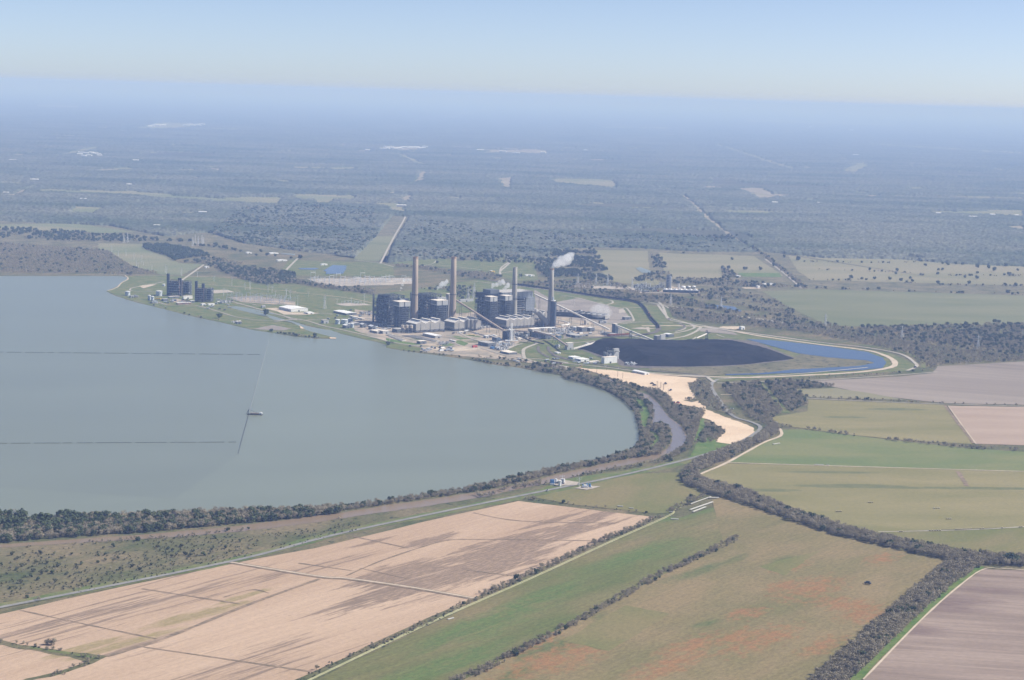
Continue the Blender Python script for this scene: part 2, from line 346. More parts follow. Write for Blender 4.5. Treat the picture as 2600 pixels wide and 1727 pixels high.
poly('meadow', Z('H', 740,640, 980,600, 985,527, 1830,560, 2010,805, 1600,782, 1200,742, 960,707, 840,692), 4, M['olive_field'], jit=1, step=30)
poly('ploughed_field', Z('H', 1860,566, 2328,573, 2700,580, 2700,830, 2328,812, 2030,802), 4, M['pink_plough'], jit=1, step=30)
poly('ploughed_field', Z('H', 1790,320, 2328,290, 2700,285, 2700,565, 2328,560, 1830,550, 1400,500, 1150,450, 1000,412, 1550,385, 1760,362), 4, M['mauve_plough'], jit=1.5, step=30)
poly('meadow', Z('H', 890,467, 1160,455, 1380,490, 1600,530, 1000,515, 940,490), 5, M['pale_field'], jit=2, step=20)
poly('meadow', Z('H', 1400,1354, 2328,1322, 2700,1315, 2700,1540, 2328,1530, 1900,1450, 1600,1400), 4, M['centre_field'], jit=1, step=30)
poly('meadow', Z('J', 1310,150, 1940,8, 2180,0, 2200,60, 2340,118, 2120,242, 2040,247, 1560,195), 4, M['centre_field'], jit=1, step=25)
# levee, road and grass strip
road('levee_bank', Z('W', -100,1412, 0,1398, 540,1292, 800,1226, 1230,1140, 1420,1102, 1600,1058, 1700,1025, 1745,992), 26, 3, M['verge'], jit=3)
road('levee_road', Z('W', -100,1419, 0,1402, 540,1294, 800,1228, 1230,1138, 1420,1100, 1600,1056, 1700,1023, 1752,990, 1735,975, 1690,960, 1660,925, 1640,890, 1655,875), 8, 9, M['asphalt'])
poly('meadow', Z('H', 290,810, 330,650, 345,690, 410,790, 550,812, 480,850, 240,895), 4, M['bright_grass'], jit=2)
poly('meadow', Z('G', 1480,1010, 1650,940, 2361,830, 2361,860, 1900,960, 1480,1050, 1000,1150, 600,1225, 600,1190, 1000,1110), 2, M['verge'], jit=4)
road('farm_track', Z('H', 420,1065, 300,1010, 330,985, 480,920, 700,800, 810,755, 815,720, 790,700), 6, 6, M['dirt'], jit=.5)
road('farm_track', Z('H', 480,920, 1000,936, 2328,975, 2700,985), 3.5, 6, M['dirt'], jit=.5)
road('farm_track', Z('H', 970,519, 1400,540, 1830,556, 2328,569, 2700,580), 5, 6, M['pale_road'], jit=.5)
road('farm_track', Z('H', 1835,562, 1900,650, 2015,800), 6, 6, M['ditch'], jit=1)
road('farm_track', Z('H', 1855,566, 1930,670, 2030,805), 2.5, 7, M['dirt'], jit=.3)
road('farm_track', Z('H', 1420,1352, 2000,1338, 2328,1320, 2700,1300), 3.5, 6, M['pale_road'], jit=.5)
poly('ditch', Z('H', 1900,975, 1930,975, 1990,1070, 1960,1065), 6, M['ditch'], jit=1.5, step=8)
# creek and river
poly('creek', Z('E', 820,985, 900,990, 1060,1060, 1200,1130)+Z('H', 0,500, 60,555, 110,625, 200,695, 232,760, 210,815, 150,852, 60,885, 0,912)+Z('G', 2250,800, 2000,860, 1800,900, 1660,935, 1480,980, 1300,1015, 1130,1055, 900,1092, 700,1122, 400,1165, 200,1195, 0,1225)+Z('F', 1700,1320, 1300,1354, 1000,1376, 700,1393, 400,1411, 0,1435, -500,1460, -500,1440, 0,1415, 400,1385, 1000,1345, 1500,1300, 2000,1240)
     +Z('G', 0,1180, 200,1155, 500,1110, 900,1050, 1130,1015, 1400,960, 1660,895, 1900,840, 2100,800, 2250,770)+Z('H', 0,880, 50,862, 100,835, 135,790, 138,735, 100,705, 20,700, 12,640, 10,570)+Z('G', 2230,430, 2130,370, 2000,310), 1.5, M['brown_water'], jit=1.5, step=15)
poly('creek', Z('H', -6,505, 60,560, 108,630, 196,700, 226,762, 205,812, 150,848, 100,866, 105,838, 138,790, 141,735, 104,700, 24,696, 15,640, 12,575), 2, M['river_water'], jit=1, step=15)
poly('meadow', Z('G', 2130,390, 2200,420, 2240,520, 2210,600, 2290,640, 2300,700, 2240,750, 2220,740, 2260,690, 2230,620, 2170,600, 2150,500, 2140,430), 2, M['bright_grass'], jit=2, step=10)
poly('meadow', Z('H', 270,800, 300,760, 340,650, 320,640, 290,740, 240,880), 5, M['bright_grass'], jit=1.5, step=10)
# --- power station site
poly('site_grass', Z('C', 352,480, 700,472, 1400,490, 2361,590)+Z('D', 600,380, 1200,480, 2050,590)+Z('A', 1500,520)+Z('B', 1000,640, 1900,790, 2361,870)+Z('O', 900,900, 1300,985, 1900,1080)+Z('H', 1000,165, 1500,240, 1680,320, 1600,350, 1000,385, 400,415, 340,385, 0,365)+Z('E', 1300,940, 800,890, 0,790)+Z('f', 2361,850, 1700,800, 1000,720, 560,700, 30,620)+Z('D', 2230,1320, 1560,1160, 850,980, 0,760)+Z('C', 1640,835, 1560,850, 2361,1060)+Z('D', 830,985, 1050,1110, 1400,1200, 1480,1240, 900,1205)+Z('C', 1880,1127, 1460,1028, 1000,928, 560,818, 300,743, 95,660, 232,602, 272,562, 352,512), 2, M['grass'], jit=1.5, step=20)
poly('yard', Z('A', 0,880, 215,900, 300,1000, 1600,900, 2361,840)+Z('B', 1200,980, 1700,1060, 1900,1150, 1500,1190, 1100,1180)+Z('e', 1600,420, 1150,490, 860,660, 1230,800, 1300,880, 1700,980, 2352,1120, 2352,1170, 1800,1060, 1500,1010, 1200,960, 0,860)+Z('f', 1700,800, 1000,740, 840,700, 900,620, 0,460)+Z('A', 0,1130), 3, M['yard'], jit=2, step=12)
poly('yard', Z('B', 740,640, 1000,790, 1280,740, 1600,830, 1800,880, 1920,1010, 1700,1050, 1300,1010, 1000,960, 760,900), 4, M['ash_field'], jit=2, step=15)
for q_ in (Z('f', 1620,350, 1780,330, 2130,400, 1860,425), Z('f', 1720,450, 1850,440, 2060,520, 1960,580, 1760,520), Z('f', 1390,510, 1560,500, 1720,550, 1600,575, 1400,570), Z('f', 1880,290, 2361,340, 2361,360, 2100,340),
           Z('f', 0,380, 300,440, 900,545, 640,555, 0,470), Z('f', 740,560, 1040,580, 900,590)):
    poly('lawn', q_, 5, M['bright_grass'], jit=.7, step=10)
for q_ in (Z('e', 980,690, 1200,540, 1560,485, 1600,500, 1500,560, 1300,610, 1220,700, 1200,790), Z('e', 1310,700, 1340,630, 1500,580, 1600,600, 1620,720, 1850,850, 1800,890, 1350,850), Z('e', 1750,680, 1880,660, 1900,720, 2000,800, 1900,800), Z('e', 1980,700, 2352,790, 2352,860, 2200,870, 2040,790),
           Z('E', 130,660, 190,650, 250,720), Z('E', 380,660, 560,670, 830,740, 790,790, 620,720, 300,690), Z('E', 380,545, 700,515, 1100,500, 1400,510, 1400,540, 900,550, 400,572),
           Z('E', 1060,350, 1500,330, 1780,340, 1800,400, 1700,450, 1560,440, 1540,400, 1400,380, 1200,400), Z('E', 1160,150, 1330,160, 1390,250, 1240,310, 1220,280)):
    poly('lawn', q_, 6, M['grass'], jit=.7, step=10)
poly('canal', Z('C', 1560,850, 1650,838, 1850,872, 2361,985)+Z('D', 250,822, 500,888, 740,958, 850,983, 1050,1048, 1200,1083, 1400,1113, 1560,1163, 1500,1238, 1390,1205, 1250,1170, 1050,1115, 990,1075, 940,1050, 830,1000, 740,975, 560,958, 480,918, 330,882, 0,812)+Z('C', 1900,935, 1700,890), 3, M['lake_water'], jit=1, step=12)
# bare ground by the coal yard and the sand flat
poly('sand_flat', Z('E', 520,865, 700,885, 1000,905, 1215,935, 1400,945, 2000,1000, 2005,1018, 1960,1045, 1870,1050, 1890,1120, 1950,1200, 1965,1240, 2010,1270, 2000,1290, 2100,1345)+Z('H', 350,588, 440,625, 640,700, 662,745, 550,812, 410,792, 470,730, 380,655, 200,612, 350,600, 300,575, 150,555, 110,500, 60,465, -40,460)+Z('E', 1350,1120, 1150,1060, 1050,1030, 800,940), 7, M['sand'], jit=2.5, step=10)
poly('scrub_patch', Z('H', 210,535, 300,520, 305,535, 260,545), 8, M['rough_grass'], jit=1.5, step=8)
poly('scrub_patch', Z('H', 250,440, 300,400, 380,420, 400,500, 560,640, 500,620, 350,575, 300,540, 270,500), 4, M['rough_grass'], jit=3, step=10)
poly('grass_basin', Z('H', 0,310, 200,320, 650,300, 880,270, 950,240, 1380,288, 1400,300, 1300,322, 900,345, 780,358, 350,380, 0,345), 6, M['rough_grass'], jit=3, step=12)
poly('pond', Z('H', 600,152, 760,158, 1100,196, 1350,232, 1450,268, 1470,300, 1445,333, 1300,346, 950,361, 780,366, 700,372, 470,377, 470,370, 700,363, 800,352, 900,340, 1300,320, 1400,300, 1350,285, 1100,265, 920,240, 820,212, 700,180), 8, M['blue_water'], jit=2, step=12)
road('ring_road', Z('H', -50,70, 330,75, 700,135, 1050,185, 1350,222, 1480,262, 1525,300, 1490,330, 1300,358, 1000,376, 600,391, 200,380, -50,362), 15, 9, M['dirt'], jit=1)
road('ring_road', Z('H', 330,75, 1000,165, 1350,205, 1560,245, 1650,300, 1655,325, 1600,348), 9, 9, M['pale_road'])
road('grass_track', Z('H', 380,66, 1000,152, 1350,192, 1600,240, 1690,290, 1700,330), 12, 4, M['verge'], jit=1.5)
road('field_track', Z('H', 1790,355, 1500,378, 1000,408, 600,418, 420,425), 6, 6, M['pale_road'])
road('access_road', Z('W', 1655,875, 1850,862, 2000,848), 6, 8, M['pale_road'])
road('access_road', Z('H', 400,420, 365,395, 350,385, 200,378), 9, 10, M['pale_road'])
road('spur_road', Z('H', 440,498, 510,498), 5, 9, M['dirt'])
road('grass_ride', Z('H', 685,415, 740,490, 850,610), 16, 4, M['grass'], jit=2)
# ================================================================ vegetation
def vegmat(name, c, c2, rough=.9, s=.035):
    m, nt, b = newmat(name)
    oi = N(nt, 'ShaderNodeObjectInfo')
    f = mth(nt, 'ADD', mth(nt, 'MULTIPLY', noise(nt, pos(nt), s, 5, .75), .85), mth(nt, 'MULTIPLY', oi.outputs['Random'], .14))
    nt.links.new(ramp(nt, f, [(.35, c), (.72, c2)]), b.inputs['Base Color'])
    b.inputs['Roughness'].default_value = rough; b.inputs['Specular IOR Level'].default_value = .1
    return m
vegmat('bare_twigs', (.25,.215,.15), (.46,.40,.285))
vegmat('leaves_dark', (.05,.07,.032), (.115,.135,.065))
vegmat('leaves_olive', (.08,.09,.045), (.17,.165,.09))
vegmat('bark', (.07,.055,.045), (.12,.10,.08))
def vnoise(x, y, s, seed=0):
    x = np.asarray(x)*s; y = np.asarray(y)*s; xi = np.floor(x); yi = np.floor(y); fx = x-xi; fy = y-yi
    fx = fx*fx*(3-2*fx); fy = fy*fy*(3-2*fy)
    def h(a, b):
        q = np.sin(a*127.1+b*311.7+seed*74.7)*43758.5453; return q-np.floor(q)
    return (h(xi, yi)*(1-fx)+h(xi+1, yi)*fx)*(1-fy)+(h(xi, yi+1)*(1-fx)+h(xi+1, yi+1)*fx)*fy
def crown_mesh(kind, k):
    r_ = np.random.default_rng(100+k); vs = []; fs = []
    if kind == 'bare': H, W, n, nc, q = 9.5, 4.4, 620, 12, .34
    elif kind == 'ever': H, W, n, nc, q = 10.0, 5.8, 520, 13, .72
    else: H, W, n, nc, q = 3.6, 2.6, 130, 5, .6
    cl = []
    for i in range(nc):
        a = r_.uniform(0, 6.28); rad = W*.62*math.sqrt(r_.uniform(0, 1)); zz = H*(r_.uniform(.30, .80) if i else .8)
        cl.append((rad*math.cos(a), rad*math.sin(a), zz, W*r_.uniform(.34, .58)))
    for i in range(n):
        cx, cy, cz, cr = cl[i % nc]; d = r_.normal(size=3); d /= np.linalg.norm(d)
        rr_ = cr*(r_.uniform(.25, 1.35) if kind == 'bare' else r_.uniform(.5, 1.12)); c = np.array([cx, cy, cz])+d*rr_*np.array([1, 1, .8])
        c[2] = max(c[2], .5 if kind != 'ever' else 1.2)
        t = np.cross(d, r_.normal(size=3)); t /= np.linalg.norm(t); b = np.cross(d, t)+d*r_.uniform(-.5, .5)
        s1 = q*r_.uniform(.6, 1.2); s2 = s1*(r_.uniform(.35, .7) if kind == 'bare' else r_.uniform(.7, 1.1)); m0 = len(vs)
        vs += [c-t*s1-b*s2, c+t*s1-b*s2*.6, c+t*s1*.7+b*s2, c-t*s1*.8+b*s2*.9]; fs.append((m0, m0+1, m0+2, m0+3))
    me = bpy.data.meshes.new(dict(bare='bare_crown', ever='evergreen_crown', bush='bush_crown')[kind]); me.from_pydata([tuple(v) for v in vs], [], fs); me.update()
    me.materials.append(MT[dict(bare='bare_twigs', ever='leaves_dark', bush='leaves_olive' if k % 3 else 'leaves_dark')[kind]])
    return me
def trunk_mesh(k, H=10, r0=.32):
    r_ = random.Random(k); t = MB()
    t.tube([(0,0,-.3), (.1,.1,H*.25), (r_.uniform(-.4,.4), r_.uniform(-.4,.4), H*.5), (r_.uniform(-.8,.8), r_.uniform(-.8,.8), H*.8)], r0, 6)
    for i in range(5):
        a = r_.uniform(0, 6.28); z0 = H*r_.uniform(.2, .5); l = H*r_.uniform(.25, .38)
        t.bar((0,0,z0), (l*math.cos(a), l*math.sin(a), z0+l*.9), .22)
    me = bpy.data.meshes.new('trunk'); me.from_pydata(t.v, [], t.f); me.update(); me.materials.append(MT['bark']); return me
TPL = {}
for kind, nk in (('bare', 6), ('ever', 4), ('bush', 4)):
    TPL[kind] = [(crown_mesh(kind, k+10*len(kind)), trunk_mesh(k, 10 if kind != 'bush' else 3.2, .32 if kind != 'bush' else .12)) for k in range(nk)]
NAME = dict(bare='bare_tree', ever='evergreen_tree', bush='bush')
PROTO = {}
def plant(kind, x, y, sc, label, group, cat=None):
    """one tree or bush as a thing of its own: an Empty with trunk and crown"""
    k = random.randrange(len(TPL[kind])); key = (kind, k)
    if key not in PROTO:
        t = thing(NAME[kind], label, cat or ('bush' if kind == 'bush' else 'tree'), (x, y, 0))
        link(bpy.data.objects.new('trunk', TPL[kind][k][1]), t); link(bpy.data.objects.new('crown', TPL[kind][k][0]), t)
        PROTO[key] = t
    else:
        t = copy_tree(PROTO[key]); t['label'] = label
        if 'group' in t: del t['group']
    t.location = (x, y, 0); t.rotation_euler = (0, 0, random.uniform(0, 6.28)); t.scale = (sc*random.uniform(.9, 1.1), sc*random.uniform(.9, 1.1), sc*random.uniform(.85, 1.15))
    if group: t['group'] = group
    return t
def inpoly(x, y, pg):
    ins = np.zeros(len(x), bool); n = len(pg)
    for i in range(n):
        x0, y0 = pg[i]; x1, y1 = pg[(i+1) % n]
        c = ((y0 > y) != (y1 > y)); 
        with np.errstate(divide='ignore', invalid='ignore'):
            c &= x < (x1-x0)*(y-y0)/(y1-y0+1e-12)+x0
        ins ^= c
    return ins
def wpts(p): return [(P(*q).x, P(*q).y) for q in p]
def region(poly_px, sp, holes=(), keep=1.0, patch=0):
    pg = wpts(poly_px); xs = [p[0] for p in pg]; ys = [p[1] for p in pg]
    gx, gy = np.meshgrid(np.arange(min(xs), max(xs), sp), np.arange(min(ys), max(ys), sp))
    x = gx.ravel()+rng.uniform(-.55, .55, gx.size)*sp; y = gy.ravel()+rng.uniform(-.55, .55, gx.size)*sp
    k = inpoly(x, y, pg)
    for h in holes: k &= ~inpoly(x, y, wpts(h))
    k &= rng.uniform(size=len(x)) < keep
    if patch: k &= vnoise(x, y, 1/patch, 5) > .42
    return x[k], y[k]
def rowpts(px, width, sp, keep=1.0, patch=0):
    w_ = smooth([P(*q) for q in px], 5); X = []; Y = []
    for a, b in zip(w_, w_[1:]):
        d = b-a; L = d.length
        if L < .01: continue
        nn = Vector((-d.y, d.x, 0))/L; n = rng.poisson(L*max(width, sp*.7)/(sp*sp))
        for _ in range(n):
            p = a+d*rng.uniform()+nn*rng.uniform(-.5, .5)*width; X.append(p.x); Y.append(p.y)
    X = np.array(X); Y = np.array(Y); k = rng.uniform(size=len(X)) < keep
    if patch: k &= vnoise(X, Y, 1/patch, 9) > .4
    return X[k], Y[k]
VEG = []        # (region name, label, x, y, kind, scale)
def veg(reg, lab, xy, mix, sc, lo=.75, hi=1.3):
    for x, y in zip(*xy):
        u = rng.uniform(); kind = 'bare' if u < mix[0] else 'ever' if u < mix[0]+mix[1] else 'bush'
        VEG.append((reg, lab, float(x), float(y), kind, sc*rng.uniform(lo, hi)))
lawn1 = Z('G', 2135,395, 2200,430, 2235,520, 2205,600, 2285,640, 2295,700, 2240,745, 2225,735, 2260,690, 2230,625, 2175,600, 2155,500)
LB = 'in the wooded bank between the lake and the brown creek'
veg('lake bank', LB, region(Z('F', -300,1245, 200,1250, 600,1232, 1000,1222, 1500,1195, 2000,1180, 2352,1175, 2352,1198, 2000,1242, 1500,1285, 1000,1332, 400,1372, 0,1402, -300,1412), 5.8), (.60,.22), .98)
veg('lake bank', LB, region(Z('F', -300,1225, 150,1235, 160,1300, 100,1330, -300,1340), 12), (.1,.9), 1.5)
veg('lake bank', LB, region(Z('F', 240,1245, 700,1225, 760,1290, 300,1320), 13), (.2,.8), 1.35)
veg('lake bank', LB, region(Z('G', 0,1130, 250,1122, 400,1097, 800,1040, 1200,965, 1600,868, 1950,800, 2100,755, 2162,690, 2164,640, 2152,570, 2127,490, 2065,425, 1950,352, 1800,305, 1650,265, 1660,225, 1850,262, 2000,315, 2130,370, 2235,430, 2255,500, 2235,580, 2300,575, 2361,600, 2361,690, 2300,775, 2100,800, 1900,838, 1660,890, 1400,955, 1130,1010, 900,1046, 500,1105, 200,1150, 0,1178), 5.6, [lawn1]), (.74,.12), .82)
veg('lake bank', LB, region(Z('E', 0,875, 350,925, 600,985, 830,1040, 1020,1120, 1180,1220, 1290,1330, 1330,1417, 1230,1417, 1160,1290, 1000,1190, 850,1110, 600,1035, 350,962, 0,908), 8.5), (.6,.25), .85)
SH = 'in the shrub strip along the lake shore below the power station'
veg('shore strip', SH, rowpts(Z('e', 90,850, 400,880, 760,900, 1000,950, 1300,980, 1700,1010, 2100,1110, 2352,1180), 16, 8, .9), (.6,.2), .7)
veg('shore strip', SH, rowpts(Z('f', 400,700, 700,730, 1100,765, 1500,820, 2000,890, 2361,950), 9, 8, .85), (.4,.3), .5)
veg('shore strip', SH, rowpts(Z('e', 0,925, 400,1000, 800,1060, 1200,1100, 1700,1190, 2352,1310), 14, 8, .9), (.6,.25), .65)
veg('shore strip', SH, rowpts(Z('C', 560,815, 750,850, 1000,920, 1200,975, 1460,1015), 8, 10, .6), (.3,.3), .5)
veg('shore strip', SH, rowpts(Z('D', 640,1160, 900,1200, 1230,1230), 14, 7, .9), (.5,.3), .6)
veg('river bank', 'on the outer bank of the brown river', region(Z('E', 0,825, 350,865, 700,925, 950,1000, 1180,1080, 1330,1125, 1300,1160, 1100,1095, 900,1010, 620,940, 300,890, 0,850), 9, patch=60), (.7,.2), .75)
veg('river bank', 'on the outer bank of the brown river', region(Z('H', -40,462, 60,472, 110,505, 155,560, 220,592, 350,602, 325,645, 290,735, 255,835, 150,890, 60,915, 60,893, 150,862, 214,820, 240,760, 205,690, 118,620, 66,550, 0,497), 6.2), (.85,.07), .8)
veg('river bank', 'on the outer bank of the brown river', region(Z('H', 345,690, 400,690, 470,730, 410,788, 300,803, 310,760), 7.5), (.85,.07), .85)
veg('creek side', 'on the near side of the brown creek', rowpts(Z('G', 1690,932, 1900,893, 2150,850, 2361,810), 16, 8), (.9,.05), .6)
veg('creek side', 'on the near side of the brown creek', rowpts(Z('G', 1240,1020, 1400,985, 1530,965), 20, 8), (.9,.05), .7)
veg('creek side', 'on the near side of the brown creek', rowpts(Z('G', 1085,1055, 1200,1045), 22, 7), (.9,.05), .75)
veg('creek side', 'on the near side of the brown creek', rowpts(Z('F', -200,1445, 150,1440, 550,1410, 1000,1378, 1500,1335, 2000,1285, 2350,1245), 18, 7, .85, 45), (.5,.05), .5)
BT = 'in the broad leafless tree belt across the fields'
belt = Z('H', 190,1000, 230,960, 300,910, 500,830, 640,780, 720,720, 760,680, 800,700, 805,735, 700,795, 480,905, 320,970, 300,1010, 420,1060, 600,1100, 800,1190, 1000,1260, 1150,1312, 1400,1375, 1700,1440, 1900,1478, 2100,1500, 2328,1512, 2700,1530, 2700,1585, 2328,1568, 1950,1550, 1700,1500, 1150,1372, 900,1290, 560,1172, 430,1132, 350,1110, 220,1060, 190,1020)
veg('tree belt', BT, region(belt, 5.4), (.93,.03), .98)
veg('tree belt', BT, region(Z('K', 1850,605, 2100,610, 2050,650, 1900,745, 1650,960, 1250,1350, 1100,1500, 850,1500, 935,1390, 1385,1000, 1700,735), 5.4), (.93,.03), 1.0)
veg('tree belt', BT, rowpts(Z('K', 2230,600, 2320,610), 14, 9), (.0,1), 1.4)
veg('field hedge', 'in the hedgerow dividing the green strip from the pasture', rowpts(Z('J', 2540,392, 2361,482, 2100,602, 1850,742, 1640,862, 1440,965, 1240,1065, 1000,1192, 880,1242, 700,1340), 13, 5.2, 1, 0), (.8,.02), .62)
veg('track hedge', 'in the hedgerow beside the double wheel track', rowpts(Z('J', 2070,266, 1900,340, 1700,420, 1500,518, 1300,606, 1170,670, 1000,738), 13, 5.4), (.85,.02), .62)
veg('track hedge', 'in the hedgerow beside the double wheel track', rowpts(Z('J', 980,748, 700,890, 480,990, 100,1150, -100,1260), 12, 5.0, .9), (.25,.02), .5)
veg('small belt', 'in the short belt above the concrete pipes', rowpts(Z('J', 2350,112, 2240,180, 2130,236), 16, 8), (.9,.02), .6)
veg('field edge', 'along the hedge above the ploughed field', rowpts(Z('J', 1255,155, 1330,165), 14, 7), (.9,0), .7)
veg('field edge', 'along the hedge above the ploughed field', rowpts(Z('J', 1330,168, 1560,195, 2040,250), 5, 8, .7), (.2,.1), .5)
veg('ditch scrub', 'along the drainage strip in the ploughed field', rowpts(Z('I', -50,1005, 170,1040, 330,1070, 560,1120, 640,1105), 8, 7), (.5,0), .5)
veg('ditch scrub', 'along the drainage strip in the ploughed field', rowpts(Z('I', 270,1030, 340,1040), 8, 5), (1,0), .8)
veg('ditch scrub', 'along the drainage strip in the ploughed field', rowpts(Z('I', 560,1140, 440,1180, 300,1230), 14, 7), (.5,0), .5)
veg('block wood', 'in the leafless wood east of the sand flat', region(Z('H', 460,440, 680,418, 740,505, 835,600, 760,650, 760,700, 720,690, 620,640, 560,575, 500,510, 455,470), 8.2), (.88,.08), .85)
veg('block wood', 'in the leafless wood east of the sand flat', region(Z('H', 715,418, 870,408, 1150,448, 900,462, 950,505, 972,565, 870,605, 820,560, 765,495), 8.2), (.82,.14), .85)
veg('sand wood', 'in the scrub wood between the sand flat and the road', region(Z('H', 240,440, 300,405, 380,430, 395,500, 540,630, 500,625, 360,575, 305,545, 270,500), 9.5), (.85,.05), .72)
veg('sand wood', 'in the scrub wood between the sand flat and the road', region(Z('H', 160,570, 340,580, 340,592, 170,590), 9), (.85,.05), .6)
veg('sand wood', 'in the scrub wood between the sand flat and the road', region(Z('H', 205,528, 290,520, 300,535, 240,542), 11), (.9,.05), .6)
veg('meadow hedge', 'in the gappy hedge between the two right meadows', rowpts(Z('H', 810,697, 885,700), 10, 8), (.9,0), .75)
veg('meadow hedge', 'in the gappy hedge between the two right meadows', rowpts(Z('H', 975,712, 1200,742, 1400,770, 1700,800, 2000,832, 2328,848, 2600,865), 12, 6.5, .95, 30), (.9,.02), .75)
veg('lane hedge', 'in the thin hedge beside the pale lane', rowpts(Z('H', 940,508, 1100,520, 1350,530, 1600,542), 12, 9), (.7,.2), .6)
veg('lane hedge', 'in the thin hedge beside the pale lane', rowpts(Z('H', 1600,545, 2000,556, 2328,566, 2600,572), 6, 11, .8), (.9,.02), .55)
veg('basin edge', 'on the grass bank south of the cooling pond', rowpts(Z('H', 930,398, 1200,382, 1500,365, 1700,348), 14, 12), (.5,.1), .6)
NW = 'in the scrubby woodland behind the cooling pond'
veg('pond wood', NW, region(Z('O', 830,780, 1000,790, 1400,850, 2361,990)+Z('H', 1700,182, 2328,262, 2700,300, 2700,290, 2328,288, 1790,312, 1765,345, 1690,310, 1620,250, 1450,205, 1000,118, 600,66, 330,50)+Z('O', 900,890), 11.5), (.88,.06), .85)
veg('pond wood', NW, region(Z('O', 0,600, 400,640, 900,650, 1100,700, 1300,760, 1700,840)+Z('H', 400,0, 500,-14, 900,40, 1130,62, 1700,168, 2328,236, 2328,258, 1700,178, 1130,95, 700,30)+Z('O', 2361,975, 1000,755, 400,700, 0,640), 12.5, patch=0, keep=.9), (.75,.2), .85)
veg('pond wood', NW, region(Z('H', 1280,85, 1500,75, 2200,55, 2500,60, 2600,200, 2328,235, 1700,165), 13, keep=.85), (.75,.22), .9)
VEG_NEAR = len(VEG)
# middle distance, round the power station
MW = 'in the belts of trees around the power station'
veg('mid wood', MW, region(Z('C', 0,170, 120,190, 400,370, 560,410, 730,450, 380,470, 0,450, -1500,440, -1500,60), 14), (.93,.05), .85)
veg('mid wood', MW, region(Z('C', 520,115, 800,110, 1100,160, 1240,200, 1350,240, 1100,260, 900,300, 830,240, 560,160), 14), (.1,.85), 1.15)
veg('mid wood', MW, region(Z('C', 960,320, 1350,250, 1750,330, 1500,420, 1200,330), 17), (.7,.25), .85)
veg('mid wood', MW, region(Z('C', 1420,360, 2000,400, 2361,450, 2361,570, 2000,590, 1680,510, 1500,440), 15), (.45,.5), 1.1)
veg('mid wood', MW, region(Z('D', 40,300, 650,330, 1300,440, 1800,500, 2080,560, 2040,580, 1400,500, 700,390, 450,440, 150,380), 13), (.75,.2), .95)
veg('mid wood', MW, region(Z('A', 475,345, 760,360, 1200,430, 1550,440, 1780,480, 1700,530, 1500,525, 1000,440, 760,395, 480,370), 14), (.85,.1), .95)
veg('mid wood', MW, region(Z('A', 0,600, 240,650, 250,690, 0,680), 13), (.8,.1), .8)
veg('mid wood', MW, region(Z('A', 770,640, 1000,620, 1440,600, 1450,740, 1250,760, 1100,660), 18), (.5,.4), .9)
veg('mid wood', MW, region(Z('B', 560,560, 1100,540, 1700,560, 2361,800, 2361,830, 1800,760, 1200,680, 700,620), 14, patch=60), (.8,.15), .9)
veg('mid wood', MW, region(Z('B', 780,160, 1450,160, 1700,560, 1300,530, 900,500, 760,420), 17, patch=90), (.15,.8), 1.15)
veg('mid wood', MW, region(Z('A', 830,180, 1400,200, 1900,220, 2361,240, 2361,560, 2200,420, 2130,350, 1900,330, 1400,300, 960,280), 26, patch=80), (.35,.6), 1.1)
veg('mid wood', MW, region(Z('O', 900,460, 1400,470, 2300,560, 1900,570, 900,520), 16), (.7,.25), .9)
veg('mid wood', MW, region(Z('W', 480,540, 560,562, 700,582, 820,590, 870,545, 860,480, 700,470, 560,480), 22, patch=75), (.45,.55), 1.1)
veg('mid wood', MW, region(Z('W', 905,600, 925,560, 960,510, 1100,520, 1300,540, 1700,545, 1750,580, 1480,572, 1290,575, 1180,592, 1000,598), 26, patch=75), (.45,.55), 1.1)
veg('mid wood', MW, region(Z('W', -60,525, 100,530, 330,548, 480,560, 560,580, 380,560, 100,555, -60,550), 24, patch=60), (.2,.75), 1.2)
veg('mid wood', MW, region(Z('O', 640,200, 760,220, 860,400, 900,480, 450,500, 520,440, 700,400), 18, patch=50), (.4,.5), 1.0)
veg('mid wood', MW, region(Z('O', 1430,340, 1560,400, 1600,460, 1420,470), 15), (.6,.35), 1.0)
veg('mid wood', MW, region(Z('O', 1780,140, 1900,200, 2361,560, 2361,590, 2290,560, 1840,190), 13), (.8,.15), .95)
veg('mid wood', MW, region(Z('O', 1000,560, 1500,560, 2000,700, 2361,900, 2361,960, 1400,720, 1100,660), 14, patch=40), (.7,.2), .85)
for ln in (Z('Q', 40,330, 700,350, 1150,365, 1300,370), Z('Q', 220,440, 700,445, 850,440, 1150,465, 1400,480), Z('Q', 1150,470, 1500,490, 2361,500), Z('Q', 270,525, 800,540, 1100,555, 1500,565, 2361,590),
           Z('Q', 0,255, 800,270, 1300,260, 1800,225), Z('Q', 1310,390, 1560,395, 2361,400)):
    veg('mid wood', MW, rowpts(ln, 14, 13, .95, 40), (.5,.35), .85)
veg('mid wood', MW, region(Z('Q', 700,905, 1300,920, 1300,1000, 1700,960, 1850,930, 2361,880, 2361,1190, 1500,1060, 800,960), 14, patch=50), (.65,.3), .95)
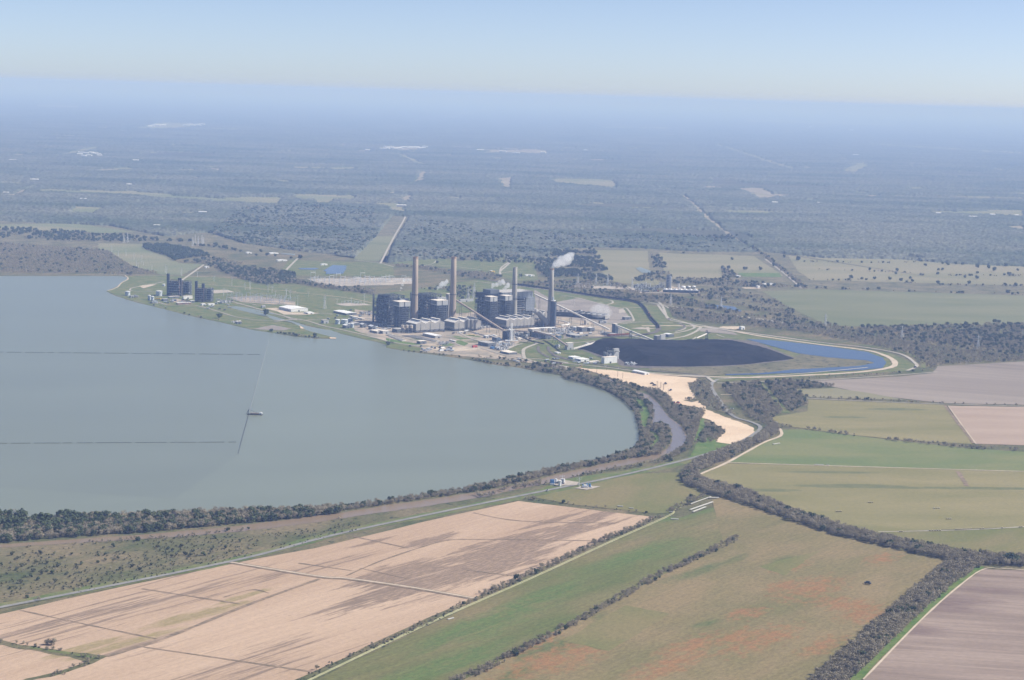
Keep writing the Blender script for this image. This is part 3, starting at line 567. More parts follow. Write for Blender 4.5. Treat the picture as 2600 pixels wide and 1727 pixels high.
# lone dark trees in the meadows (each a thing of its own)
LONE = [('Q', [(105,240),(495,262),(820,345),(1095,350),(1500,385),(1375,300),(1545,280),(1600,290),(1680,285),(1745,290),(1770,420),(1890,430),(1895,320),(1895,375),(2010,325),(2060,350),(2180,305),(2165,395),(2210,390),(2300,347),(1545,345),(1505,345),(870,435),(1020,440),(1130,450),(1245,460),(1500,480),(1810,480),(2170,490),(2280,500),(630,425),(740,435),(1225,430),(910,535),(2200,575),(2300,580),(1340,915),(1540,915),(1675,910),(1890,900),(2070,870),(2110,870),(1780,900),(1290,960),(1295,1140),(1080,380)], 'in the scattered trees of the far right meadows'),
        ('O', [(1010,190),(700,255),(1500,360),(1680,370),(1850,375),(2110,235),(2260,265),(1990,330),(1420,605),(1540,260),(780,350),(530,470),(220,490)], 'in the tan fields behind the chemical plant'),
        ('C', [(1890,240),(2020,240),(2120,245),(2310,270),(1950,190),(1640,180),(1700,190),(390,460),(2010,945),(1445,985)], 'in the grassland behind the gas turbine blocks'),
        ('D', [(820,40),(960,50),(800,300),(860,300),(440,890),(520,1140),(1180,1215),(2280,1340)], 'near the canal and the white sheds'),
        ('A', [(870,270),(990,330),(1450,290),(1520,310),(1610,300),(1660,260),(1350,60),(1990,490)], 'on the lawns north of the tall chimneys')]
for zk, pts_, lab in LONE:
    for j, q_ in enumerate(pts_):
        p = P(*Z1(zk, *q_)); big = random.uniform(1.0, 1.7)
        plant('ever', p.x, p.y, big, 'dark evergreen tree standing alone '+lab, 'lone trees '+lab)
# dark bushes in the foreground scrub
BU = [(65,565),(130,560),(175,570),(215,535),(285,540),(325,485),(372,512),(430,487),(590,495),(630,490),(708,512),(632,522),(455,555),(150,622),(185,620),(200,590),(285,590),(310,600),(245,605),(165,745),(945,445),(960,465),(1010,455),(1035,465),(1060,490),(1030,500),(1110,490),(1140,500),(1270,460),(1290,390),(1440,410),(1220,490),(905,550),(795,560),(720,575),(640,610),(100,580),(10,550),(8,620),(40,605),(585,535),(490,545),(620,450),(240,480),(105,515),(75,490),(840,580),(350,560),(420,620),(530,650),(490,670),(680,440),(745,480),(60,690),(120,660),(230,640),(330,650),(1090,440),(1160,470),(1350,450)]
for x_, y_ in BU:
    p = P(*Z1('I', x_, y_+6)); sc_ = random.uniform(.8, 1.5)
    plant('bush', p.x, p.y, sc_, 'dark round bush in the foreground scrub left of the levee road', 'bushes scattered in the foreground scrub')
veg('scrub', 'in the foreground scrub', region(Z('I', -200,520, 0,490, 600,430, 1100,390, 1700,350, 2361,270, 2361,300, 1500,505, 600,700, 0,815, -200,860), 8, patch=34, keep=.8), (.10,.0), .5, .4, 1.4)
# --- the nearest trees as individuals, the rest as one object per stretch
VK = {'bare': 285, 'ever': 110, 'bush': 150}
xs = np.array([v[2] for v in VEG]); ys = np.array([v[3] for v in VEG])
px_, py_ = pix(xs, ys, 3.0); vis = (px_ > 5) & (px_ < 2595) & (py_ < 1720)
order = np.argsort(ys+1e6*(~vis)); cnt = dict(bare=0, ever=0, bush=0); solo = set()
for i in order:
    if not vis[i]: break
    k = VEG[i][4]
    if cnt[k] < VK[k]: cnt[k] += 1; solo.add(int(i))
for i in sorted(solo):
    reg, lab, x, y, kind, sc = VEG[i]
    nm = dict(bare='grey-brown leafless tree', ever='dark evergreen tree', bush='low olive bush')[kind]
    plant(kind, x, y, sc, f'{nm} {lab}', f'{NAME[kind].replace("_", " ")}s {lab}')
def scatter(name, label, items, cat='woods'):
    """one object: crowns and trunks instanced on points"""
    me = bpy.data.meshes.new(name); me.from_pydata([(v[2], v[3], 0) for v in items], [], []); me.update()
    tl = []; names = []
    for kd in ('bare', 'ever', 'bush'):
        for k in range(len(TPL[kd])):
            names.append((kd, k))
    idx = [names.index((v[4], random.randrange(len(TPL[v[4]])))) for v in items]
    for an, ty, dat in (('sc', 'FLOAT', [v[5] for v in items]), ('rz', 'FLOAT', [random.uniform(0, 6.28) for v in items]), ('ti', 'INT', idx)):
        a = me.attributes.new(an, ty, 'POINT'); a.data.foreach_set('value', dat)
    o = link(bpy.data.objects.new(name, me)); tag(o, label, cat, None, 'stuff')
    global TREE_NG
    if TREE_NG is None:
        ng = bpy.data.node_groups.new('scatter_trees', 'GeometryNodeTree'); TREE_NG = ng
        ng.interface.new_socket('Geometry', in_out='INPUT', socket_type='NodeSocketGeometry'); ng.interface.new_socket('Geometry', in_out='OUTPUT', socket_type='NodeSocketGeometry')
        gi = ng.nodes.new('NodeGroupInput'); go = ng.nodes.new('NodeGroupOutput'); ip = ng.nodes.new('GeometryNodeInstanceOnPoints'); jn = ng.nodes.new('GeometryNodeJoinGeometry')
        for kd, k in reversed(names):
            ob = next(c for c in PROTO[(kd, k)].children if c.name.startswith('crown'))
            oi = ng.nodes.new('GeometryNodeObjectInfo'); oi.inputs['Object'].default_value = ob; oi.inputs['As Instance'].default_value = True; oi.transform_space = 'ORIGINAL'
            ng.links.new(oi.outputs['Geometry'], jn.inputs[0])
        ng.links.new(gi.outputs[0], ip.inputs['Points']); ng.links.new(jn.outputs[0], ip.inputs['Instance']); ip.inputs['Pick Instance'].default_value = True
        def at(n_, ty):
            q = ng.nodes.new('GeometryNodeInputNamedAttribute'); q.data_type = ty; q.inputs['Name'].default_value = n_; return q.outputs['Attribute']
        ng.links.new(at('ti', 'INT'), ip.inputs['Instance Index'])
        cx = ng.nodes.new('ShaderNodeCombineXYZ'); ng.links.new(at('rz', 'FLOAT'), cx.inputs['Z']); ng.links.new(cx.outputs[0], ip.inputs['Rotation'])
        ng.links.new(at('sc', 'FLOAT'), ip.inputs['Scale']); ng.links.new(ip.outputs[0], go.inputs[0])
    md = o.modifiers.new('trees', 'NODES'); md.node_group = TREE_NG
    return o
TREE_NG = None
for kd, nk in (('bare', 6), ('ever', 4), ('bush', 4)):          # every template is in use by a real tree already
    for k in range(nk): assert (kd, k) in PROTO, (kd, k)
groups_ = {}
for i, v in enumerate(VEG):
    if i not in solo: groups_.setdefault(v[0], []).append(v)
SL = {'lake bank': 'leafless and evergreen trees crowding the wooded bank round the lake', 'river bank': 'leafless trees along the outer bank of the brown river', 'creek side': 'low bushes and saplings on the near side of the creek',
      'tree belt': 'far stretch of the broad leafless tree belt across the fields', 'mid wood': 'tree belts and copses spread around the power station', 'pond wood': 'dense scrubby woodland behind the cooling pond', 'scrub': 'small tufts and bushes over the foreground scrub'}
for g_n, it in groups_.items():
    scatter('scrub_growth' if g_n in ('scrub', 'ditch scrub') else 'hedgerow' if 'hedge' in g_n or 'edge' in g_n else 'woods', SL.get(g_n, f'trees and bushes {it[0][1]}'), it, 'scrub' if 'scrub' in g_n else 'hedge' if 'hedge' in g_n or 'edge' in g_n else 'woods')
print('VEG', len(VEG), {k: len(v) for k, v in groups_.items()})
# ================================================================ the far forest: one canopy of uneven crowns with its clearings
m_, nt_, b_ = newmat('forest_canopy')
cf = ramp(nt_, noise(nt_, pos(nt_, 0, .5, 1), .0016, 8, .68), [(.38, (.150,.152,.118)), (.50, (.112,.122,.092)), (.58, (.078,.094,.064)), (.72, (.05,.068,.042))])
cf = mixc(nt_, 1.0, cf, ramp(nt_, noise(nt_, pos(nt_), .05, 3, .7), [(.34, .45), (.66, 1.5)]), 'MULTIPLY')
nt_.links.new(cf, b_.inputs['Base Color']); b_.inputs['Roughness'].default_value = .95; b_.inputs['Specular IOR Level'].default_value = .05
lowb = Z('W', -400,505, -100,505, 250,520, 380,545, 480,535, 560,560, 700,580, 820,592, 870,540, 905,497, 945,500, 905,565, 893,606, 960,600, 1050,592, 1180,592, 1250,600, 1290,575, 1375,570, 1480,572, 1600,580, 1760,580, 1900,595, 2080,598, 2200,608, 2361,615, 2700,625)
CLEAR = [Z('L', 240,735, 870,745, 1400,795, 1870,785, 1860,835, 1500,820, 900,780, 300,752), Z('L', 0,970, 500,965, 900,1020, 700,1030, 300,1010, 0,1005, -400,1000, -400,960), Z('L', 480,850, 700,860, 620,900, 480,890),
    Z('L', 900,895, 1200,880, 1400,885, 1250,900), Z('L', 1590,785, 1870,790, 1800,830, 1620,820), Z('L', 1950,770, 2361,775, 2361,810, 2000,805), Z('L', 380,510, 560,460, 690,450, 600,475, 480,500), Z('L', 0,520, 110,500, 240,495, 120,515),
    Z('L', 1940,585, 2361,590, 2361,605, 1960,600), Z('L', 40,775, 140,745, 280,702, 200,735, 90,785), Z('L', 600,605, 850,590, 900,600, 700,615), Z('L', 1200,602, 1310,603, 1300,610, 1200,612),
    Z('M', 660,690, 700,620, 745,610, 720,680), Z('M', 565,800, 610,775, 650,780, 620,820), Z('M', 200,830, 500,850, 510,880, 600,885, 560,830, 300,825, 0,850, 0,870), Z('M', 540,845, 600,845, 600,855, 540,855), Z('M', 1220,655, 1305,655, 1300,720, 1260,730, 1230,690),
    Z('M', 1560,665, 1990,670, 2000,730, 1800,710, 1600,690), Z('M', 0,775, 150,770, 100,830, 0,830), Z('M', 450,455, 580,450, 740,470, 600,478, 460,470), Z('M', 290,478, 370,478, 370,485, 290,485), Z('M', 1080,470, 1540,475, 1560,500, 1200,490),
    Z('M', 560,490, 740,570, 700,572, 560,510), Z('M', 2090,855, 2230,855, 2240,863, 2100,862), Z('N', 320,430, 600,520, 850,598, 820,605, 580,530, 310,440), Z('N', 1150,615, 1210,580, 1290,550, 1330,570, 1250,620), Z('N', 440,725, 620,730, 720,780, 650,800, 600,800, 540,760),
    Z('N', 370,875, 830,885, 820,900, 500,900, 380,890), Z('N', 1500,770, 2361,790, 2361,800, 1500,780), Z('N', 1680,885, 2361,870, 2361,920, 2000,900), Z('N', 2220,985, 2361,980, 2361,1010), Z('N', 50,760, 120,785, 280,930, 430,1050, 600,1170, 560,1150, 420,1060, 250,940, 110,800),
    Z('N', 520,275, 1500,300, 1520,310, 520,285), Z('N', 1350,430, 2361,490, 2361,500, 1350,440), Z('L', 420,225, 760,232, 760,238, 420,230), Z('L', 900,325, 1100,285, 1350,310, 1200,325, 1000,335), Z('L', 1260,330, 1760,333, 1760,340, 1260,338), Z('M', 1900,315, 2361,325, 2361,335, 1900,325),
    Z('L', 0,690, 120,690, 200,700, 0,705), Z('L', 250,175, 520,182, 520,190, 250,182), Z('M', 880,345, 1030,350, 1030,356, 880,352), Z('N', 0,640, 400,650, 400,655, 0,648), Z('M', 770,445, 1500,470, 1500,476, 770,450)]
for _i in range(90):
    _y = random.uniform(285, 520); _x = random.uniform(-50, 2650); _w = random.uniform(14, 80); _h = random.uniform(.8, 1.2+(_y-280)*.016); _k = random.uniform(-.03, .06)*_w
    CLEAR.append([(_x, _y), (_x+_w*.4, _y-_h*.6+_k*.4), (_x+_w, _y+_k), (_x+_w*.9, _y+_h+_k), (_x+_w*.3, _y+_h*.8)])
NR, NC = 560, 900
v0 = 1/4600.0; v1 = 1/42000.0
rad = 1/np.linspace(v0, v1, NR); th = np.linspace(-R(17.5), R(17.5), NC)
RR, TT = np.meshgrid(rad, th, indexing='ij')
dr = np.gradient(rad)[:, None]
RR = RR+rng.uniform(-.45, .45, RR.shape)*np.abs(dr); TT = TT+rng.uniform(-.45, .45, TT.shape)*(th[1]-th[0])
X = RR*np.sin(TT); Y = RR*np.cos(TT); xf = X.ravel(); yf = Y.ravel()
pxx, pyy = pix(xf, yf, 0.0)
lx = np.array([p[0] for p in lowb]); ly = np.array([p[1] for p in lowb])
def inpix(pg): return inpoly(pxx, pyy, pg)
top = [(3200, 200), (-600, 100)]
fm = inpoly(pxx, pyy, list(lowb)+top)
jx = pxx+(vnoise(xf, yf, 1/90, 3)-.5)*14; jy = pyy+(vnoise(xf, yf, 1/120, 4)-.5)*5
for c_ in CLEAR: fm &= ~inpoly(jx, jy, c_)
low = vnoise(xf, yf, 1/900, 11)*.55+vnoise(xf, yf/2.4, 1/330, 12)*.45
fm &= low > .215
H_ = 9.5*(.55+.75*vnoise(xf, yf, 1/26, 21))*(.55+.65*rng.uniform(size=len(xf)))+3.0*(vnoise(xf, yf, 1/140, 8)-.5)
H_ = np.where(fm, np.maximum(H_, 2.5), -.6)
fg = fm.reshape(NR, NC); keep = fg[:-1, :-1] | fg[1:, :-1] | fg[:-1, 1:] | fg[1:, 1:]
ii = np.arange(NR*NC).reshape(NR, NC)
quads = np.stack([ii[:-1, :-1], ii[1:, :-1], ii[1:, 1:], ii[:-1, 1:]], -1)[keep]
used = np.zeros(NR*NC, bool); used[quads.ravel()] = True; remap = np.cumsum(used)-1
co = np.stack([xf, yf, H_], -1)[used].astype(np.float32); q = remap[quads].astype(np.int32)
me = bpy.data.meshes.new('forest'); me.vertices.add(len(co)); me.vertices.foreach_set('co', co.ravel())
me.loops.add(q.size); me.loops.foreach_set('vertex_index', q.ravel()); me.polygons.add(len(q))
me.polygons.foreach_set('loop_start', np.arange(0, q.size, 4, dtype=np.int32)); me.polygons.foreach_set('loop_total', np.full(len(q), 4, np.int32))
me.update(calc_edges=True); me.materials.append(m_)
tag(link(bpy.data.objects.new('forest', me)), 'bluish leafless forest stretching from the power station to the horizon', 'forest', None, 'stuff')
gmat('far_meadow', (.17,.19,.10), (.27,.24,.15), s=.002, fine=.1)
gmat('far_bare', (.24,.21,.15), (.32,.28,.20), s=.004, fine=.1)
for k, c_ in enumerate(CLEAR):
    poly('clearing', c_, 2, M['far_bare' if k > 38 and k % 3 == 0 or k in (9, 12, 13, 15, 16, 19, 20, 21, 26, 30, 31) else 'far_meadow'], jit=8, step=60)
poly('far_plain', [(-500,640), (-500,500)]+list(lowb)+[(3000,750), (2600,760), (2000,800), (1500,700), (1000,650), (300,640)], .3, M['rough_grass'], jit=2, step=50)
# ================================================================ built things
smat('stack_concrete', (.34,.275,.215), .85, s=.05, streak=(.5,.5,.06), var=.22); smat('stack_grey', (.31,.295,.26), .85, s=.05, streak=(.5,.5,.06), var=.15)
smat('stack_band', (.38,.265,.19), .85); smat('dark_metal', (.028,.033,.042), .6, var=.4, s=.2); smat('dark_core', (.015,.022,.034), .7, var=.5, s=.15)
smat('siding_mid', (.22,.24,.27), .6, streak=(1,1,.2)); smat('steel', (.125,.135,.155), .55, var=.3, s=.1); smat('steel_light', (.60,.60,.60), .5, var=.2); smat('rust_steel', (.20,.125,.10), .8, var=.4, s=.12)
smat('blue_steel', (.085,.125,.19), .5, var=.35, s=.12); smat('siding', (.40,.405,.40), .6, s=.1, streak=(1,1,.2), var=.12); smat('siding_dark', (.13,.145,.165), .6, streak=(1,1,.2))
smat('roof_light', (.80,.72,.62), .7, var=.1); smat('roof_white', (.86,.85,.83), .5, var=.05); smat('wall_white', (.74,.74,.73), .6, var=.06); smat('roof_grey', (.46,.44,.41), .7)
smat('precip', (.35,.335,.31), .7, s=.12, var=.12); smat('precip_roof', (.84,.79,.72), .7, var=.12); smat('concrete', (.50,.47,.42), .85); smat('tan_wall', (.56,.48,.38), .8)
smat('gallery_brown', (.36,.29,.24), .7); smat('gallery_white', (.70,.66,.60), .6, var=.08); smat('window', (.04,.05,.07), .2); smat('orange', (.60,.20,.06), .6); smat('yellow', (.70,.48,.10), .6)
smat('red_paint', (.48,.09,.08), .6); smat('blue_paint', (.07,.20,.42), .5); smat('green_paint', (.12,.20,.14), .6); smat('car_paint_a', (.70,.70,.72), .3, .2); smat('car_paint_b', (.05,.055,.07), .3, .2); smat('car_paint_c', (.35,.06,.05), .3, .2)
smat('straw', (.42,.37,.24), .95, s=1); smat('pipe_concrete', (.42,.41,.37), .8); smat('tank_white', (.80,.80,.79), .45, var=.05); smat('tank_grey', (.45,.50,.55), .5)
smat('car_body', (.035,.035,.04), .7, var=.5, s=.2); smat('rust_car', (.22,.075,.055), .8, var=.3); smat('boiler_casing', (.07,.09,.115), .6, var=.4, s=.1)
RZ = R(-54)
def T(name, label, cat, px, py, group=None, rz=RZ): return thing(name, label, cat, P(px, py), rz, group)
def lo(t, px, py, z=0.0):               # photo pixel at height z -> the thing's own x, y
    q = P(px, py, z)-Vector(t.location); q.rotate(Matrix.Rotation(-t.rotation_euler.z, 3, 'Z')); return q.x, q.y
def frame(mb, x0, x1, y0, y1, z0, z1, nx, ny, nz, wd=.9, brace=True, rnd=None):
    xs_ = np.linspace(x0, x1, nx+1); ys_ = np.linspace(y0, y1, ny+1); zs_ = np.linspace(z0, z1, nz+1)
    for x in xs_:
        for y in (y0, y1): mb.bar((x, y, z0), (x, y, z1), wd)
    for y in ys_[1:-1]:
        for x in (x0, x1): mb.bar((x, y, z0), (x, y, z1), wd)
    for z in zs_[1:]:
        mb.bar((x0, y0, z), (x1, y0, z), wd*.9); mb.bar((x0, y1, z), (x1, y1, z), wd*.9); mb.bar((x0, y0, z), (x0, y1, z), wd*.9); mb.bar((x1, y0, z), (x1, y1, z), wd*.9)
    if brace:
        for i in range(nz):
            for j in range(ny):
                if (i+j) % 2 == 0: mb.bar((x1, ys_[j], zs_[i]), (x1, ys_[j+1], zs_[i+1]), wd*.55)
            for j in range(nx):
                if (i+j) % 2: mb.bar((xs_[j], y0, zs_[i]), (xs_[j+1], y0, zs_[i+1]), wd*.55)
def clutter(mb, x0, x1, y0, y1, z0, z1, n, a=2, b=9, seed=1):
    r_ = random.Random(seed)
    for _ in range(n):
        f = r_.random(); sx, sy, sz = (r_.uniform(a, b) for _ in range(3))
        if f < .5: x = x1-r_.uniform(0, 5); y = r_.uniform(y0, y1)
        else: y = y0+r_.uniform(0, 5); x = r_.uniform(x0, x1)
        z = r_.uniform(z0, z1-sz*.5)
        if r_.random() < .35: mb.cyl(x, y, z, z+sz*1.6, sx*.35, n=8)
        else: mb.box(x-sx/2, x+sx/2, y-sy/2, y+sy/2, z, z+sz*.6)
# ---- chimneys
def chimney(px, py, H, r0, r1, lean_mat, label, band=True, duct=None):
    t = T('chimney', label, 'chimney', px, py, 'tall concrete chimneys of the power station', 0)
    prof = [(r0, -1), (r0*.94+r1*.06, H*.06), (r0*.72+r1*.28, H*.3), (r0*.35+r1*.65, H*.65), (r1, H)]
    MB().lathe(0, 0, prof, 32).build('shaft', MT[lean_mat], t, True)
    if band: MB().lathe(0, 0, [(r1+.12, H*.86), (r1+.1, H-2), (r1+.1, H+.02)], 32, False).build('painted_band', MT['stack_band'], t, True)
    MB().lathe(0, 0, [(r1+.5, H-.8), (r1+.5, H+.5), (r1-1.2, H+.5), (r1-1.2, H-3)], 32, False).build('rim', MT['concrete' if not band else 'stack_band'], t)
    MB().cyl(0, 0, H-6, H+.3, r1-1.3).build('flue', MT['dark_metal'], t)
    for zf in (.44, .70):
        rr_ = r0*(1-zf)+r1*zf
        if zf == .44 or not band: MB().lathe(0, 0, [(rr_+.1, H*zf), (rr_+1.2, H*zf), (rr_+1.2, H*zf+1.4), (rr_+.1, H*zf+1.4)], 28, False).build('platform', MT['dark_metal'], t)
    b = MB(); 
    for k in range(int(H/6)): b.box(-.5, .5, -r0*(1-k*6/H)-r1*(k*6/H)-.7, -r0*(1-k*6/H)-r1*(k*6/H)+.3, k*6, k*6+5.8)
    b.build('ladder', MT['steel'], t)
    return t
chimney(1051.6, 824, 189, 10.2, 7.0, 'stack_concrete', 'leftmost and tallest tan chimney with a rust-coloured top')
chimney(1148.3, 823, 189, 10.2, 7.0, 'stack_concrete', 'second tall tan chimney from the left, beside the brown conveyor')
chimney(1304.0, 822, 160, 9.6, 5.8, 'stack_grey', 'shorter pale grey chimney in front of the wide boiler house', False)
ch4 = chimney(1396.6, 829, 163, 9.6, 5.8, 'stack_grey', 'rightmost chimney trailing a white plume beside the blue scrubber tower')
# ---- boiler houses
def boiler(px, py, L, W, H, label, towers, core_h, seed, wide=False):
    t = T('boiler_house', label, 'boiler house', px, py, 'boiler houses of the power station')
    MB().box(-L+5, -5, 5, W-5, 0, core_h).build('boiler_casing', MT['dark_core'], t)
    f = MB(); frame(f, -L, 0, 0, W, 0, core_h, 7, 6 if not wide else 12, 9, .85); f.build('steel_frame', MT['steel'], t)
    d = MB()
    for z in np.linspace(core_h*.12, core_h, 8):
        d.box(-L-.8, .8, -.8, 4, z-.35, z+.1); d.box(-4, .8, 4, W+.8, z-.35, z+.1)
    d.build('floor_deck', MT['siding_dark'], t)
    c = MB(); clutter(c, -L+3, -1, 1, W-3, 2, core_h-4, 70, 2, 9, seed); c.build('ductwork', MT['boiler_casing'], t)
    c = MB(); clutter(c, -L+3, 0, 0, W-3, 2, core_h-4, 46, 1, 5, seed+1); c.build('pipework', MT['rust_steel'], t)
    c = MB(); clutter(c, -L+3, 0, 0, W-3, 4, core_h, 50, 1, 5, seed+2); c.build('access_platforms', MT['steel_light'], t)
    c = MB(); clutter(c, -L+4, -6, 4, W-6, core_h-1, H-6 if wide else core_h+7, 30, 2, 6, seed+4); c.build('roof_plant', MT['boiler_casing'], t)
    if not wide:
        tr = MB(); y0, y1 = 6, W-4; x0, x1 = -L+10, -8; zt = H
        for x in (x0, (x0+x1)/2, x1):
            tr.bar((x, y0, zt), (x, y1, zt), 1.4); tr.bar((x, y0, core_h+2), (x, y1, core_h+2), 1.2); n = 6
            for i in range(n):
                a = y0+(y1-y0)*i/n; b = y0+(y1-y0)*(i+1)/n; m2 = (a+b)/2
                tr.bar((x, a, core_h), (x, m2, zt), 1.0); tr.bar((x, m2, zt), (x, b, core_h), 1.0)
        for y in np.linspace(y0, y1, 5): tr.bar((x0, y, zt), (x1, y, zt), 1.1); tr.bar((x0, y, core_h), (x0, y, zt), 1)
        tr.build('roof_truss', MT['steel'], t)
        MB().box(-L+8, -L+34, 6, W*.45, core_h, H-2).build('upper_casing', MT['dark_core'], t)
        e = MB(); e.box(-L-3.5, -L+.5, -3.5, .5, 0, H+1); e.build('lift_shaft', MT['steel'], t)
        MB().box(-24, -2, W*.62, W+6, 0, core_h+4).build('bunker_bay', MT['siding'], t)
    else:
        MB().box(-L+2, -6, W*.30, W-2, core_h, H).build('clad_top_storey', MT['siding_mid'], t)
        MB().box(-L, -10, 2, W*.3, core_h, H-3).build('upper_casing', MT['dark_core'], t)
        rf = MB(); rf.box(-L+1, -5, W*.29, W-1, H, H+.8); rf.build('roof', MT['roof_grey'], t)
        cl = MB()
        for y in np.linspace(W*.34, W-8, 7): cl.box(-6.4, -5.8, y, y+1.2, core_h+1, H-1)
        cl.build('wall_rib', MT['siding_dark'], t)
        MB().box(-14, .6, W*.80, W, core_h*.45, core_h+2).build('clad_end_bay', MT['siding_mid'], t)
        lv = MB()
        for z in np.linspace(core_h*.3, core_h*.9, 7): lv.box(-2, 1.2, W*.38, W*.78, z, z+1.0)
        lv.build('louvre', MT['siding'], t)
        l2 = MB(); l2.box(-L*.8, -L*.3, W*.1, W*.3, H-3, H+7); l2.build('deaerator_house', MT['siding_dark'], t)
    for k, (tx, ty, TL, TW, TH) in enumerate(towers):
        x, y = lo(t, tx, ty)
        b = MB().box(x-TL, x, y, y+TW, TH-13, TH); q = b.build('bunker_tower', MT['siding'], t)
        MB().box(x-TL-.5, x+.5, y-.5, y+TW+.5, TH, TH+.7).build('tower_roof', MT['roof_light'], q)
        MB().box(x+.02, x+.5, y+TW*.44, y+TW*.5, TH-13, TH-.2).build('downpipe', MT['dark_metal'], q)
        MB().box(x-TL, x-TL*.08, y-.35, y+.05, TH-10, TH-.5).build('shaded_side_panel', MT['siding_dark'], q)  # darker sheet on the side away from the sun: shade put into the colour
        b = MB().box(x-TL+3, x-3, y+3, y+TW-3, 0, TH-13); b.build('bunker_core', MT['dark_core'], t)
        f = MB(); frame(f, x-TL, x, y, y+TW, 0, TH-13, 3, 3, 7, .75); f.build('tower_frame', MT['steel'], t)
        c = MB(); clutter(c, x-TL+1, x, y, y+TW-1, 2, TH-16, 30, 2, 7, seed+9+k); c.build('tower_ductwork', MT['boiler_casing'], t)
        s_ = MB()
        for z in range(4, int(TH-14), 6): s_.box(x-4, x+2.2, y+TW*.1, y+TW*.9, z, z+.5); s_.bar((x+1.4, y+TW*.15, z), (x+1.4, y+TW*.85, z+6), .6)
        s_.build('stair_flights', MT['steel'], t)
    return t
boiler(986, 827, 76, 62, 80, 'leftmost open steel boiler house with roof trusses and one pale-roofed tower', [(1012.8, 833, 34, 36, 71)], 68, 11)
boiler(1081.5, 823, 76, 62, 80, 'middle open steel boiler house between the two tan chimneys', [(1108.6, 829, 34, 36, 71)], 68, 31)
boiler(1243, 821, 74, 156, 84, 'widest boiler house with two pale-roofed towers behind the grey chimney', [(1243.4, 829, 28, 24, 82), (1281.5, 826, 28, 24, 82)], 66, 51, True)
# ---- precipitators
def precip(px, py, L, W, H, bays, label, legs=7, sil=False):
    t = T('precipitator', label, 'precipitator', px, py, 'gabled precipitator houses in front of the chimneys')
    bw = W/bays
    lg = MB()
    for i in range(bays*2+1):
        for x in (-1, -L/2, -L+1): lg.bar((x, min(max(i*bw/2, .6), W-.6), 0), (x, min(max(i*bw/2, .6), W-.6), legs), 1.1)
    lg.build('support_leg', MT['steel'], t)
    for i in range(bays):
        y = i*bw
        b = MB().house(-L, 0, y+.15, y+bw-.15, legs, H, H+bw*.20); bay = b.build('bay', MT['precip'], t)
        MB().gable(-L, 0, y+.3, y+bw-.3, H+.1, H+bw*.20+.1, .4, .5).build('roof', MT['precip_roof'], bay)
        mo = MB().box(-L+3, -4, y+bw*.5, y+bw*.66, H+bw*.13, H+bw*.20+3.2); mo.build('roof_penthouse', MT['siding_dark'], bay)
        MB().box(-L+2.6, -3.6, y+bw*.48, y+bw*.68, H+bw*.20+3.2, H+bw*.20+3.7).build('penthouse_roof', MT['precip_roof'], bay)
        h = MB()
        for s_ in (.08, .54):
            a, b2 = y+bw*s_, y+bw*(s_+.38); h.add([(-1,a,legs),(-1,b2,legs),(-L+2,b2,legs),(-L+2,a,legs),(-4,(a+b2)/2-.7,legs-4.5),(-4,(a+b2)/2+.7,legs-4.5),(-L+5,(a+b2)/2+.7,legs-4.5),(-L+5,(a+b2)/2-.7,legs-4.5)], [(4,5,6,7),(0,1,5,4),(1,2,6,5),(2,3,7,6),(3,0,4,7)])
        h.build('hopper', MT['steel_light'], bay)
        MB().box(.05, .5, y+bw*.48, y+bw*.52, legs, H-.2).build('wall_seam', MT['siding_dark'], bay)
    MB().box(-L, -.2, -.45, .05, H*.45, H-1).build('shaded_side_panel', MT['siding_dark'], t)  # shade of the left face painted as a darker panel
    MB().box(-L+4, -4, 2, W-2, .2, 2.6).build('ash_plant', MT['dark_metal'], t)
    MB().box(.5, 4, 0, W, 3.0, 4.2).build('ash_pipe_bridge', MT['steel'], t)
    dk = MB()
    for i in range(bays): dk.box(-L-16, -L, i*bw+bw*.2, i*bw+bw*.8, H*.45, H*.8)
    dk.build('inlet_duct', MT['siding_dark'], t)
    return t
precip(1055.9, 846, 50, 92, 24, 3, 'precipitator house with three gables beside three small silos')
precip(1153.6, 842, 50, 88, 24, 3, 'precipitator house at the foot of the second chimney, behind the tall silos')
precip(1285.5, 836, 56, 96, 24, 4, 'precipitator house with four gables below the grey chimney')
precip(1343, 813, 62, 66, 17, 4, 'low precipitator house between the grey chimney and the scrubber tower', 5)
def silo(px, py, r, H, label, group, m='tank_white', legs=0, dome=False):
    t = T('silo', label, 'silo', px, py, group, 0)
    prof = [(r, legs), (r, H)]+([(r*.8, H+r*.28), (r*.4, H+r*.42), (.2, H+r*.47)] if dome else [(r*.96, H+.3), (.2, H+r*.22)])
    MB().lathe(0, 0, prof, 20).build('shell', MT[m], t, False)
    if legs:
        b = MB(); b.lathe(0, 0, [(r*.2, legs*.45), (r, legs)], 16)
        for i in range(6): a = i*math.pi/3; b.bar((r*math.cos(a), r*math.sin(a), 0), (r*math.cos(a), r*math.sin(a), legs+1), .7)
        b.build('support_frame', MT['steel'], t)
    b = MB(); b.bar((r+.3, 0, 0), (r+.3, 0, H), .8); b.lathe(0, 0, [(r+.15, H-.8), (r+.9, H-.8), (r+.9, H+.1), (r+.15, H+.1)], 18, False); b.build('walkway', MT['steel_light'], t)
    return t
for i, x in enumerate((985, 1090, 1200)): silo(*Z1('b', x, 1345), 4.6, 31, 'tall pale silo, %s of the three beside the brown conveyor' % ('left', 'middle', 'right')[i], 'tall pale silos', 'precip', 6)
for i, x in enumerate((1030, 1150, 1275)): silo(*Z1('a', x, 1415), 4.0, 22, 'small buff silo on a steel frame, %s of three left of the gabled precipitator' % ('left', 'middle', 'right')[i], 'small buff silos on frames', 'tan_wall', 14)
